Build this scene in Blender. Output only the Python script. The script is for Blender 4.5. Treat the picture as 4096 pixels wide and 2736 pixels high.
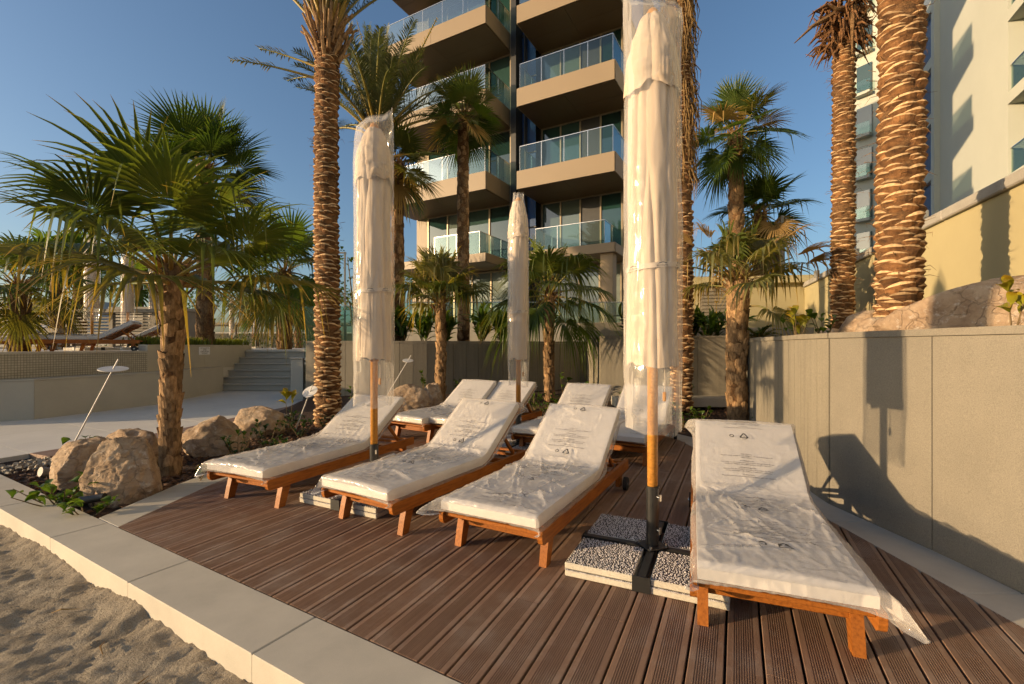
import bpy, bmesh, math, random
import numpy as np
from mathutils import Vector, Matrix

for o in list(bpy.data.objects):
    bpy.data.objects.remove(o)
SC = bpy.context.scene
COL = SC.collection

# ---------------------------------------------------------------- camera
CAM_H = 1.37
cam_d = bpy.data.cameras.new('camera')
cam_d.sensor_width = 36.0
cam_d.lens = 36.0 * 1846.0 / 4096.0
cam_d.shift_y = 17.0 / 4096.0
cam_d.clip_start = 0.05
cam_d.clip_end = 5000.0
cam = bpy.data.objects.new('camera', cam_d)
cam.location = (0, 0, CAM_H)
cam.rotation_euler = (math.radians(90), 0, 0)
COL.objects.link(cam)
SC.camera = cam

# ---------------------------------------------------------------- sky, sun, exposure
SUN_DIR = Vector((1.895, 0.50, -0.325)).normalized()      # the way the light travels
sun_el = math.asin(-SUN_DIR.z)
sun_az = math.atan2(-SUN_DIR.x, -SUN_DIR.y)               # clockwise from +Y
world = bpy.data.worlds.new('World')
SC.world = world
world.use_nodes = True
wn = world.node_tree
bg = wn.nodes['Background']
sky = wn.nodes.new('ShaderNodeTexSky')
sky.sky_type = 'NISHITA'
sky.sun_disc = False
sky.sun_elevation = sun_el
sky.sun_rotation = sun_az
sky.altitude = 0.0
sky.air_density = 1.0
sky.dust_density = 2.4
sky.ozone_density = 2.8
wn.links.new(sky.outputs[0], bg.inputs[0])
bg.inputs[1].default_value = 0.15
sun_d = bpy.data.lights.new('sun', 'SUN')
sun_d.energy = 4.9
sun_d.angle = math.radians(0.6)
sun_d.color = (1.0, 0.71, 0.41)
sun = bpy.data.objects.new('sun', sun_d)
sun.rotation_euler = SUN_DIR.to_track_quat('-Z', 'Y').to_euler()
sun.location = (-30, -8, 12)
COL.objects.link(sun)
SC.view_settings.view_transform = 'Standard'
SC.view_settings.look = 'None'
SC.view_settings.exposure = 0.47
SC.view_settings.gamma = 1.0
SC.view_settings.use_curve_mapping = False
SC.cycles.max_bounces = 5
SC.cycles.use_adaptive_sampling = True
SC.cycles.adaptive_threshold = 0.025
SC.cycles.transparent_max_bounces = 14
SC.cycles.caustics_reflective = False
SC.cycles.caustics_refractive = False
SC.cycles.sample_clamp_indirect = 6.0

# ---------------------------------------------------------------- helpers
RND = random.Random(7)

def W(dx, dy, Y):
    """world point at depth Y seen at (dx, dy) of the 2347-wide view"""
    return Vector(((dx - 1173.5) * Y / 1057.8, Y, CAM_H - (dy - 793.6) * Y / 1057.8))

def tag(o, label=None, cat=None, group=None, kind=None):
    if label: o['label'] = label
    if cat: o['category'] = cat
    if group: o['group'] = group
    if kind: o['kind'] = kind
    return o

def thing(name, label, cat, loc=(0, 0, 0), rz=0.0, group=None):
    o = bpy.data.objects.new(name, None)
    o.empty_display_size = 0.1
    o.location = loc
    o.rotation_euler = (0, 0, rz)
    COL.objects.link(o)
    return tag(o, label, cat, group)

def structure(name, loc=(0, 0, 0)):
    o = bpy.data.objects.new(name, None)
    o.location = loc
    COL.objects.link(o)
    o['kind'] = 'structure'
    return o

def link(name, me, parent=None, mats=None):
    o = bpy.data.objects.new(name, me)
    if mats:
        for m in (mats if isinstance(mats, (list, tuple)) else [mats]):
            if len(me.materials) < len(mats if isinstance(mats, (list, tuple)) else [mats]):
                me.materials.append(m)
    if parent is not None:
        o.parent = parent
    COL.objects.link(o)
    return o

class MB:
    """collects geometry; build() links it as ONE mesh object"""
    def __init__(s):
        s.v = []; s.f = []; s.m = []; s.attr = None
    def add(s, verts, faces, mi=0):
        n = len(s.v)
        s.v.extend([tuple(p) for p in verts])
        s.f.extend([tuple(i + n for i in f) for f in faces])
        s.m.extend([mi] * len(faces))
        return s
    def box(s, c, d, rz=0.0, mi=0, M=None):
        hx, hy, hz = d[0] / 2, d[1] / 2, d[2] / 2
        ca, sa = math.cos(rz), math.sin(rz)
        vs = []
        for z in (-hz, hz):
            for x, y in ((-hx, -hy), (hx, -hy), (hx, hy), (-hx, hy)):
                vs.append(Vector((c[0] + x * ca - y * sa, c[1] + x * sa + y * ca, c[2] + z)))
        if M is not None: vs = [M @ v for v in vs]
        return s.add(vs, [(0, 3, 2, 1), (4, 5, 6, 7), (0, 1, 5, 4), (1, 2, 6, 5), (2, 3, 7, 6), (3, 0, 4, 7)], mi)
    def bbox(s, c, d, b=0.006, rz=0.0, mi=0, M=None):
        """box with chamfered edges"""
        bm = bmesh.new()
        bmesh.ops.create_cube(bm, size=1.0)
        for v in bm.verts: v.co = Vector((v.co.x * d[0], v.co.y * d[1], v.co.z * d[2]))
        bmesh.ops.bevel(bm, geom=bm.edges[:], offset=min(b, min(d) * 0.45), segments=1, affect='EDGES')
        T = Matrix.Translation(Vector(c)) @ Matrix.Rotation(rz, 4, 'Z')
        if M is not None: T = M @ T
        bm.verts.index_update()
        s.add([T @ v.co for v in bm.verts], [[v.index for v in f.verts] for f in bm.faces], mi)
        bm.free(); return s
    def bar(s, p, q, w, h=None, up=(0, 0, 1), mi=0):
        """rectangular bar from p to q"""
        p = Vector(p); q = Vector(q); h = h or w
        d = (q - p).normalized(); up = Vector(up)
        x = d.cross(up)
        if x.length < 1e-4: x = d.cross(Vector((1, 0, 0)))
        x.normalize(); y = x.cross(d).normalized()
        vs = []
        for e in (p, q):
            for a, b in ((-1, -1), (1, -1), (1, 1), (-1, 1)):
                vs.append(e + x * (a * w / 2) + y * (b * h / 2))
        return s.add(vs, [(0, 3, 2, 1), (4, 5, 6, 7), (0, 1, 5, 4), (1, 2, 6, 5), (2, 3, 7, 6), (3, 0, 4, 7)], mi)
    def tube(s, pts, rad, n=10, mi=0, cap=True):
        """round tube through pts, radius per point"""
        pts = [Vector(p) for p in pts]
        if not hasattr(rad, '__len__'): rad = [rad] * len(pts)
        base = len(s.v)
        prev = None
        for i, p in enumerate(pts):
            a = pts[max(i - 1, 0)]; b = pts[min(i + 1, len(pts) - 1)]
            d = (b - a).normalized()
            if prev is None:
                x = d.cross(Vector((0, 0, 1)))
                if x.length < 1e-3: x = Vector((1, 0, 0))
            else:
                x = prev - d * prev.dot(d)
            x.normalize(); prev = x
            y = d.cross(x)
            for k in range(n):
                t = 2 * math.pi * k / n
                s.v.append(tuple(p + (x * math.cos(t) + y * math.sin(t)) * rad[i]))
        m = len(pts)
        for i in range(m - 1):
            for k in range(n):
                k2 = (k + 1) % n
                s.f.append((base + i * n + k, base + i * n + k2, base + (i + 1) * n + k2, base + (i + 1) * n + k)); s.m.append(mi)
        if cap:
            s.f.append(tuple(base + k for k in range(n - 1, -1, -1))); s.m.append(mi)
            s.f.append(tuple(base + (m - 1) * n + k for k in range(n))); s.m.append(mi)
        return s
    def prism(s, poly, z0, z1, mi=0):
        """vertical prism over a polygon of (x, y)"""
        n = len(poly)
        a = sum(poly[i][0] * poly[(i + 1) % n][1] - poly[(i + 1) % n][0] * poly[i][1] for i in range(n))
        if a < 0: poly = poly[::-1]
        vs = [(p[0], p[1], z0) for p in poly] + [(p[0], p[1], z1) for p in poly]
        fs = [tuple(range(n - 1, -1, -1)), tuple(range(n, 2 * n))]
        fs += [(i, (i + 1) % n, n + (i + 1) % n, n + i) for i in range(n)]
        return s.add(vs, fs, mi)
    def build(s, name, mat, parent=None, smooth=False, off=None):
        me = bpy.data.meshes.new(name)
        v = s.v
        if off is not None:
            v = [(p[0] - off[0], p[1] - off[1], p[2] - off[2]) for p in v]
        me.from_pydata(v, [], s.f)
        mats = mat if isinstance(mat, (list, tuple)) else [mat]
        for m in mats: me.materials.append(m)
        if len(mats) > 1: me.polygons.foreach_set('material_index', s.m)
        if smooth: me.polygons.foreach_set('use_smooth', [True] * len(s.f))
        me.update()
        o = bpy.data.objects.new(name, me)
        if parent is not None: o.parent = parent
        COL.objects.link(o)
        return o

def mesh_np(name, V, F, mat, smooth=True, tip=None):
    me = bpy.data.meshes.new(name)
    me.from_pydata(V.tolist() if hasattr(V, 'tolist') else V, [], F.tolist() if hasattr(F, 'tolist') else F)
    for m in (mat if isinstance(mat, (list, tuple)) else [mat]): me.materials.append(m)
    if smooth: me.polygons.foreach_set('use_smooth', [True] * len(me.polygons))
    if tip is not None:
        a = me.attributes.new('tip', 'FLOAT', 'POINT')
        a.data.foreach_set('value', np.asarray(tip, dtype=np.float32))
    me.update()
    return me

def grid_faces(nu, nv, wrap=False):
    """faces of a grid indexed u * nv + v"""
    i = np.arange(nu - 1)[:, None]; j = np.arange(nv if wrap else nv - 1)[None, :]
    j2 = (j + 1) % nv
    f = np.stack([i * nv + j, (i + 1) * nv + j, (i + 1) * nv + j2, i * nv + j2], -1)
    return f.reshape(-1, 4)

def _h(ix, iy, iz, seed):
    n = np.sin(ix * 127.1 + iy * 311.7 + iz * 74.7 + seed * 53.3) * 43758.5453
    return n - np.floor(n)

def vnoise(x, y, z, seed=0):
    x = np.asarray(x, float); y = np.asarray(y, float); z = np.asarray(z, float) + 0 * x
    xi, yi, zi = np.floor(x), np.floor(y), np.floor(z)
    fx, fy, fz = x - xi, y - yi, z - zi
    fx = fx * fx * (3 - 2 * fx); fy = fy * fy * (3 - 2 * fy); fz = fz * fz * (3 - 2 * fz)
    r = 0
    for a in (0, 1):
        for b in (0, 1):
            for c in (0, 1):
                w = (fx if a else 1 - fx) * (fy if b else 1 - fy) * (fz if c else 1 - fz)
                r = r + w * _h(xi + a, yi + b, zi + c, seed)
    return r * 2 - 1

def fbm(x, y, z, seed=0, oct=4):
    r = 0; a = 0.5; f = 1.0
    for k in range(oct):
        r = r + a * vnoise(x * f, y * f, np.asarray(z) * f, seed + k * 17); a *= 0.5; f *= 2.03
    return r

def ridged(x, y, z, seed=0):
    return 1 - np.abs(vnoise(x, y, z, seed))

def smooth01(t):
    t = np.clip(t, 0, 1)
    return t * t * (3 - 2 * t)

# ---------------------------------------------------------------- materials
def _nodes(name):
    m = bpy.data.materials.new(name)
    m.use_nodes = True
    nt = m.node_tree
    return m, nt, nt.nodes['Principled BSDF'], nt.nodes['Material Output']

def _pos(nt, scale=(1, 1, 1), local=False, rot=(0, 0, 0)):
    mp = nt.nodes.new('ShaderNodeMapping')
    mp.inputs['Scale'].default_value = scale
    mp.inputs['Rotation'].default_value = rot
    if local:
        tc = nt.nodes.new('ShaderNodeTexCoord')
        nt.links.new(tc.outputs['Object'], mp.inputs[0])
    else:
        g = nt.nodes.new('ShaderNodeNewGeometry')
        nt.links.new(g.outputs['Position'], mp.inputs[0])
    return mp.outputs[0]

def _noise(nt, vec, scale, detail=4, rough=0.55):
    n = nt.nodes.new('ShaderNodeTexNoise')
    n.inputs['Scale'].default_value = scale
    n.inputs['Detail'].default_value = detail
    n.inputs['Roughness'].default_value = rough
    nt.links.new(vec, n.inputs['Vector'])
    return n.outputs['Fac']

def _ramp(nt, fac, stops):
    r = nt.nodes.new('ShaderNodeValToRGB')
    while len(r.color_ramp.elements) < len(stops): r.color_ramp.elements.new(0.5)
    for e, (p, c) in zip(r.color_ramp.elements, stops):
        e.position = p; e.color = (c[0], c[1], c[2], 1) if hasattr(c, '__len__') else (c, c, c, 1)
    nt.links.new(fac, r.inputs[0])
    return r.outputs[0]

def _mix(nt, fac, a, b, mode='MIX'):
    n = nt.nodes.new('ShaderNodeMix'); n.data_type = 'RGBA'; n.blend_type = mode
    for s, v in ((0, fac), (6, a), (7, b)):
        if hasattr(v, 'is_linked'): nt.links.new(v, n.inputs[s])
        elif hasattr(v, '__len__'): n.inputs[s].default_value = (v[0], v[1], v[2], 1)
        else: n.inputs[s].default_value = v
    return n.outputs[2]

def _bump(nt, bsdf, fac, strength, dist=0.01):
    b = nt.nodes.new('ShaderNodeBump')
    b.inputs['Strength'].default_value = strength
    b.inputs['Distance'].default_value = dist
    nt.links.new(fac, b.inputs['Height'])
    nt.links.new(b.outputs[0], bsdf.inputs['Normal'])
    return b

def _rand(nt):
    return nt.nodes.new('ShaderNodeObjectInfo').outputs['Random']

def mul(c, k): return (c[0] * k, c[1] * k, c[2] * k)

def mat(name, col, rough=0.6, var=0.18, scale=3.0, bump=0.0, bscale=60.0, bdist=0.004, col2=None, spec=0.4,
        metal=0.0, orand=0.0, stretch=(1, 1, 1), local=False, detail=5):
    """mottled surface: two tones by noise, a fine bump, a shift per object"""
    m, nt, b, out = _nodes(name)
    vec = _pos(nt, stretch, local)
    lo, hi = (mul(col, 1 - var), mul(col, 1 + var)) if col2 is None else (col, col2)
    c = _ramp(nt, _noise(nt, vec, scale, detail), [(0.3, lo), (0.7, hi)])
    if orand:
        c = _mix(nt, 1.0, c, _ramp(nt, _rand(nt), [(0.0, (1 - orand,) * 3), (1.0, (1 + orand,) * 3)]), 'MULTIPLY')
    nt.links.new(c, b.inputs['Base Color'])
    b.inputs['Roughness'].default_value = rough
    b.inputs['Metallic'].default_value = metal
    b.inputs['Specular IOR Level'].default_value = spec
    if bump:
        _bump(nt, b, _noise(nt, vec, bscale, 3), bump, bdist)
    return m

def grain(name, col, rough=0.7, cell=120.0, amount=0.35, big=1.2, bigamt=0.12, bump=0.3, bdist=0.002, spec=0.3, streak=0.0):
    """granular stone: fine speckle over slow patches, with vertical streaks if asked"""
    m, nt, b, out = _nodes(name)
    vec = _pos(nt)
    sp = _noise(nt, vec, cell, 2, 0.8)
    c = _ramp(nt, sp, [(0.3, mul(col, 1 - amount)), (0.5, col), (0.72, mul(col, 1 + amount * 0.8))])
    c = _mix(nt, 1.0, c, _ramp(nt, _noise(nt, vec, big, 5, 0.65), [(0.3, (1 - bigamt,) * 3), (0.7, (1 + bigamt,) * 3)]), 'MULTIPLY')
    if streak:
        sv = _pos(nt, (9, 9, 0.35))
        c = _mix(nt, 1.0, c, _ramp(nt, _noise(nt, sv, 1.6, 4, 0.6), [(0.32, (1 - streak,) * 3), (0.62, (1 + streak * 0.5,) * 3)]), 'MULTIPLY')
    nt.links.new(c, b.inputs['Base Color'])
    b.inputs['Roughness'].default_value = rough
    b.inputs['Specular IOR Level'].default_value = spec
    _bump(nt, b, sp, bump, bdist)
    return m

def wood(name, col, dark, rough=0.45, axis_local=True, scale=7.0, spec=0.4):
    """planed timber: grain lines stretched along local Y"""
    m, nt, b, out = _nodes(name)
    vec = _pos(nt, (9.0, 1.0, 9.0), local=axis_local)
    n1 = _noise(nt, vec, scale, 6, 0.6)
    c = _ramp(nt, n1, [(0.28, dark), (0.5, col), (0.75, mul(col, 1.25))])
    c = _mix(nt, 1.0, c, _ramp(nt, _rand(nt), [(0, (0.85,) * 3), (1, (1.15,) * 3)]), 'MULTIPLY')
    nt.links.new(c, b.inputs['Base Color'])
    b.inputs['Roughness'].default_value = rough
    b.inputs['Specular IOR Level'].default_value = spec
    _bump(nt, b, n1, 0.15, 0.002)
    return m

def leafmat(name, stops, rough=0.42, trans=0.42, orand=0.32, spec=0.35):
    """leaf blade: colour runs along the blade to its dry tip (attribute tip), light passes through"""
    m, nt, b, out = _nodes(name)
    a = nt.nodes.new('ShaderNodeAttribute'); a.attribute_name = 'tip'
    add = nt.nodes.new('ShaderNodeMath'); add.operation = 'MULTIPLY_ADD'
    nt.links.new(_noise(nt, _pos(nt), 9.0, 3), add.inputs[0]); add.inputs[1].default_value = 0.35
    nt.links.new(a.outputs['Fac'], add.inputs[2])
    sub = nt.nodes.new('ShaderNodeMath'); sub.operation = 'SUBTRACT'
    nt.links.new(add.outputs[0], sub.inputs[0]); sub.inputs[1].default_value = 0.17
    c = _ramp(nt, sub.outputs[0], stops)
    c = _mix(nt, 1.0, c, _ramp(nt, _rand(nt), [(0, (1 - orand, 1 - orand, 1 - orand)), (1, (1 + orand, 1 + orand * 0.8, 1 - orand * 0.3))]), 'MULTIPLY')
    nt.links.new(c, b.inputs['Base Color'])
    b.inputs['Roughness'].default_value = rough
    b.inputs['Specular IOR Level'].default_value = spec
    t = nt.nodes.new('ShaderNodeBsdfTranslucent')
    tc = _mix(nt, 1.0, c, (1.5, 1.5, 0.7), 'MULTIPLY')
    nt.links.new(tc, t.inputs[0])
    mx = nt.nodes.new('ShaderNodeMixShader'); mx.inputs[0].default_value = trans
    nt.links.new(b.outputs[0], mx.inputs[1]); nt.links.new(t.outputs[0], mx.inputs[2])
    nt.links.new(mx.outputs[0], out.inputs[0])
    return m

def film(name, alpha, col=(0.85, 0.84, 0.82), rough=0.18, bump=0.25, bscale=22.0, spec=0.6, stretch=(1, 1, 1), edge=0.4):
    """thin plastic sheet: partly see-through, glossy, crinkled"""
    m, nt, b, out = _nodes(name)
    b.inputs['Base Color'].default_value = (*col, 1)
    b.inputs['Roughness'].default_value = rough
    b.inputs['Specular IOR Level'].default_value = spec
    vec = _pos(nt, stretch)
    n = nt.nodes.new('ShaderNodeTexVoronoi'); n.feature = 'DISTANCE_TO_EDGE'
    n.inputs['Scale'].default_value = bscale
    wv = nt.nodes.new('ShaderNodeVectorMath'); wv.operation = 'MULTIPLY_ADD'
    nz = nt.nodes.new('ShaderNodeTexNoise'); nz.inputs['Scale'].default_value = bscale * 0.4
    nt.links.new(vec, nz.inputs['Vector'])
    nt.links.new(nz.outputs['Color'], wv.inputs[0]); wv.inputs[1].default_value = (0.12, 0.12, 0.12)
    nt.links.new(vec, wv.inputs[2])
    nt.links.new(wv.outputs[0], n.inputs['Vector'])
    _bump(nt, b, n.outputs['Distance'], bump, 0.01)
    t = nt.nodes.new('ShaderNodeBsdfTransparent')
    fr = nt.nodes.new('ShaderNodeFresnel'); fr.inputs['IOR'].default_value = 1.25
    ad = nt.nodes.new('ShaderNodeMath'); ad.operation = 'MULTIPLY_ADD'; ad.use_clamp = True
    nt.links.new(fr.outputs[0], ad.inputs[0]); ad.inputs[1].default_value = edge; ad.inputs[2].default_value = alpha
    mx = nt.nodes.new('ShaderNodeMixShader')
    nt.links.new(ad.outputs[0], mx.inputs[0])
    nt.links.new(t.outputs[0], mx.inputs[1]); nt.links.new(b.outputs[0], mx.inputs[2])
    nt.links.new(mx.outputs[0], out.inputs[0])
    return m

def glass(name, tint, alpha, rough=0.02):
    """thin pane: tinted see-through with mirror-like reflection"""
    m, nt, b, out = _nodes(name)
    t = nt.nodes.new('ShaderNodeBsdfTransparent'); t.inputs[0].default_value = (*tint, 1)
    g = nt.nodes.new('ShaderNodeBsdfGlossy'); g.inputs['Roughness'].default_value = rough
    g.inputs['Color'].default_value = (0.42, 0.47, 0.47, 1)
    fr = nt.nodes.new('ShaderNodeFresnel'); fr.inputs['IOR'].default_value = 1.5
    ad = nt.nodes.new('ShaderNodeMath'); ad.operation = 'ADD'; ad.use_clamp = True
    fr2 = nt.nodes.new('ShaderNodeMath'); fr2.operation = 'MULTIPLY'; fr2.inputs[1].default_value = 0.55
    nt.links.new(fr.outputs[0], fr2.inputs[0]); nt.links.new(fr2.outputs[0], ad.inputs[0]); ad.inputs[1].default_value = alpha
    mx = nt.nodes.new('ShaderNodeMixShader')
    nt.links.new(ad.outputs[0], mx.inputs[0]); nt.links.new(t.outputs[0], mx.inputs[1]); nt.links.new(g.outputs[0], mx.inputs[2])
    nt.links.new(mx.outputs[0], out.inputs[0])
    return m

def mirrorpane(name, col, rough=0.04, spec=1.0, coat=0.0, curtains=False):
    m, nt, b, out = _nodes(name)
    c = _ramp(nt, _rand(nt), [(0.0, mul(col, 0.6)), (0.6, mul(col, 1.3)), (0.75, (0.07 + col[0], 0.075 + col[1], 0.065 + col[2])), (1.0, (0.10 + col[0], 0.10 + col[1], 0.085 + col[2]))]) if curtains else _ramp(nt, _rand(nt), [(0.0, mul(col, 0.75)), (1.0, mul(col, 1.25))])
    nt.links.new(c, b.inputs['Base Color'])
    b.inputs['Roughness'].default_value = rough
    b.inputs['Specular IOR Level'].default_value = spec
    b.inputs['Metallic'].default_value = coat
    _bump(nt, b, _noise(nt, _pos(nt), 0.5, 2), 0.02, 0.05)
    return m

M_KERB = grain('kerb_stone', (0.48, 0.44, 0.365), 0.75, 260, 0.10, 2.2, 0.11, 0.12, 0.001)
M_PATH = grain('path_stone', (0.62, 0.585, 0.52), 0.75, 200, 0.10, 1.1, 0.07, 0.10, 0.001)
M_WALL = grain('grit_wall', (0.215, 0.193, 0.152), 0.85, 150, 0.24, 1.3, 0.10, 0.5, 0.003, streak=0.02)
M_BACKWALL = grain('ribbed_wall', (0.235, 0.21, 0.16), 0.85, 70, 0.18, 0.8, 0.10, 0.35, 0.003, streak=0.12)
M_POOLWALL = grain('pool_wall', (0.47, 0.435, 0.355), 0.8, 200, 0.08, 0.7, 0.09, 0.1, 0.001)
M_YELLOW = grain('cream_wall', (0.40, 0.345, 0.193), 0.85, 150, 0.05, 0.8, 0.05, 0.15, 0.001)
M_WHITEB = grain('white_facade', (0.46, 0.475, 0.41), 0.8, 30, 0.03, 0.2, 0.05, 0.05, 0.001)
M_COPING = grain('grey_coping', (0.34, 0.32, 0.28), 0.8, 140, 0.2, 3.0, 0.14, 0.3, 0.002)
M_TEAK = wood('teak', (0.30, 0.100, 0.016), (0.17, 0.050, 0.008), 0.48, spec=0.25)
M_POLE = wood('pole_wood', (0.58, 0.27, 0.055), (0.42, 0.17, 0.03), 0.35)
M_BLACK = mat('black_metal', (0.018, 0.018, 0.017), 0.38, 0.25, 25, 0.1, 200, 0.001, spec=0.5)
M_STEEL = mat('bright_steel', (0.62, 0.60, 0.56), 0.25, 0.1, 10, metal=1.0)
M_RUBBER = mat('rubber', (0.02, 0.02, 0.02), 0.7, 0.2, 20)
M_SLAB = grain('concrete_slab', (0.52, 0.48, 0.39), 0.9, 90, 0.14, 9, 0.10, 0.5, 0.003)
M_GROUT = mat('slab_grout', (0.045, 0.040, 0.036), 0.9, 0.2, 30)
M_PEBBLE = mat('pebbles', (0.30, 0.27, 0.25), 0.45, col2=(0.66, 0.62, 0.59), scale=60, orand=0, detail=1)
M_PAD = mat('cushion_cloth', (0.70, 0.66, 0.61), 0.9, 0.05, 8, 0.35, 260, 0.002)
M_FILM = film('cushion_bag', 0.28, (0.74, 0.70, 0.65), 0.13, 0.6, 15, 0.9)
M_BAG = film('parasol_bag', 0.22, (0.74, 0.70, 0.64), 0.10, 0.6, 6, 1.0, edge=0.18)
M_CANVAS = mat('canopy_canvas', (0.56, 0.445, 0.325), 0.85, 0.04, 4, 0.2, 350, 0.001)
M_TAPE = mat('strap_tape', (0.60, 0.51, 0.41), 0.7, 0.05, 10)
M_INK = mat('black_print', (0.03, 0.03, 0.03), 0.6, 0.1, 5)
M_INKG = mat('grey_print', (0.13, 0.13, 0.13), 0.6, 0.1, 5)
M_PAPER = mat('paper', (0.80, 0.80, 0.82), 0.8, 0.03, 5)
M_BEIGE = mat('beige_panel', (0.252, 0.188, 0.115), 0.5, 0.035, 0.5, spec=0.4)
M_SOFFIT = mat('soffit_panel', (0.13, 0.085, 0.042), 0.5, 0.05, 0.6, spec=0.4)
M_DARKWIN = mirrorpane('window_glass', (0.014, 0.042, 0.038), 0.03, 1.0, curtains=True)
M_GROUNDWIN = mirrorpane('lobby_glass', (0.10, 0.13, 0.12), 0.04, 1.0, curtains=True)  # paler base colour stands in for bright reflections, with random curtain tones
M_BLUEWIN = mirrorpane('blue_glass', (0.03, 0.085, 0.22), 0.05, 1.0)
M_BALGLASS = glass('balcony_glass', (0.84, 0.95, 0.93), 0.05)
M_FENCEGLASS = glass('fence_glass', (0.62, 0.80, 0.76), 0.06)
M_MULLION = mat('bronze_frame', (0.30, 0.24, 0.16), 0.4, 0.1, 2, metal=0.3)
M_DARKFRAME = mat('dark_frame', (0.035, 0.035, 0.035), 0.45, 0.15, 3)
M_INSIDE = mat('room_inside', (0.10, 0.10, 0.085), 0.9, 0.3, 0.5)
M_GREYMETAL = mat('grey_painted_metal', (0.20, 0.20, 0.19), 0.5, 0.1, 3)
M_LOUVRE = mat('louvre', (0.22, 0.19, 0.14), 0.55, 0.1, 3)
M_BOOT = mat('leaf_base_fibre', (0.075, 0.035, 0.015), 0.9, col2=(0.29, 0.14, 0.052), scale=11, bump=1.0, bscale=70, bdist=0.012, orand=0.45, stretch=(1, 1, 2.5))
M_CUT = mat('cut_leaf_base', (0.36, 0.22, 0.10), 0.85, col2=(0.60, 0.41, 0.21), scale=26, bump=0.6, bscale=120, bdist=0.004, orand=0.38)
M_TRUNK = mat('palm_trunk', (0.065, 0.033, 0.015), 0.95, col2=(0.22, 0.115, 0.045), scale=18, bump=1.0, bscale=50, bdist=0.015, stretch=(1, 1, 2.0))
M_FBOOT = mat('fan_palm_leaf_base', (0.12, 0.065, 0.028), 0.9, col2=(0.40, 0.25, 0.12), scale=22, bump=0.8, bscale=80, bdist=0.008, orand=0.45, stretch=(1.5, 1.5, 0.6))
M_FBOOTD = mat('dark_leaf_base', (0.085, 0.048, 0.022), 0.9, col2=(0.25, 0.155, 0.072), scale=22, bump=0.8, bscale=80, bdist=0.008, orand=0.35, stretch=(1.5, 1.5, 0.6))  # same surface as the fan palm leaf base, in darker tones
M_FIBRE = mat('palm_fibre', (0.10, 0.055, 0.022), 0.95, col2=(0.26, 0.15, 0.065), scale=30, bump=1.0, bscale=90, bdist=0.01)
G1, G2, YL, TN = (0.080, 0.112, 0.026), (0.125, 0.152, 0.032), (0.30, 0.21, 0.035), (0.34, 0.22, 0.09)
M_LEAF = leafmat('fan_leaf', [(0.0, (0.13, 0.15, 0.036)), (0.25, G1), (0.72, G2), (0.9, YL), (1.0, TN)])
M_LEAFDARK = leafmat('fan_leaf_deep', [(0.0, (0.085, 0.125, 0.022)), (0.3, (0.050, 0.092, 0.017)), (0.8, (0.085, 0.130, 0.021)), (1.0, (0.24, 0.20, 0.06))])
M_LEAFOLD = leafmat('fan_leaf_yellowing', [(0.0, (0.16, 0.15, 0.035)), (0.35, (0.11, 0.115, 0.03)), (0.65, (0.28, 0.20, 0.045)), (1.0, TN)])
M_LEAFGREY = leafmat('fan_leaf_greyed', [(0.0, (0.20, 0.18, 0.07)), (0.4, (0.13, 0.145, 0.065)), (0.7, (0.26, 0.22, 0.10)), (1.0, (0.42, 0.30, 0.15))])
M_LEAFDEAD = leafmat('fan_leaf_dead', [(0.0, (0.30, 0.19, 0.08)), (0.5, (0.36, 0.24, 0.10)), (1.0, (0.44, 0.32, 0.17))], 0.7, 0.25)
M_DATE = leafmat('date_leaflet', [(0.0, (0.085, 0.105, 0.045)), (0.5, (0.075, 0.095, 0.04)), (1.0, (0.15, 0.15, 0.07))], 0.5, 0.2)
M_PETIOLE = leafmat('petiole', [(0.0, (0.34, 0.19, 0.05)), (0.5, (0.22, 0.19, 0.05)), (1.0, (0.12, 0.15, 0.03))], 0.5, 0.0)
M_PLANT = leafmat('shrub_leaf', [(0.0, (0.05, 0.10, 0.015)), (0.6, (0.075, 0.14, 0.02)), (1.0, (0.14, 0.19, 0.03))], 0.35, 0.35, 0.3)
M_PLANTY = leafmat('yellow_leaf', [(0.0, (0.22, 0.24, 0.03)), (0.6, (0.30, 0.27, 0.03)), (1.0, (0.45, 0.28, 0.03))], 0.4, 0.35, 0.3)
M_PLANTD = leafmat('dark_shrub_leaf', [(0.0, (0.022, 0.05, 0.012)), (0.6, (0.04, 0.085, 0.016)), (1.0, (0.09, 0.13, 0.03))], 0.35, 0.3, 0.3)
M_GRASS = leafmat('grass_blade', [(0.0, (0.06, 0.09, 0.015)), (0.6, (0.14, 0.17, 0.025)), (1.0, (0.30, 0.27, 0.06))], 0.5, 0.35, 0.2)
M_FLOWER = mat('yellow_flower', (0.75, 0.42, 0.02), 0.6, 0.15, 20)
M_STEM = mat('plant_stem', (0.16, 0.11, 0.05), 0.8, 0.2, 15)
M_FARWALL = mat('far_facade', (0.40, 0.37, 0.33), 0.9, 0.06, 0.2)
M_FARBLUE = mat('far_glass', (0.05, 0.08, 0.11), 0.2, 0.1, 0.3, spec=0.8)
M_REFLECTOR = mat('white_disc', (0.62, 0.60, 0.57), 0.5, 0.05, 5)

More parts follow.
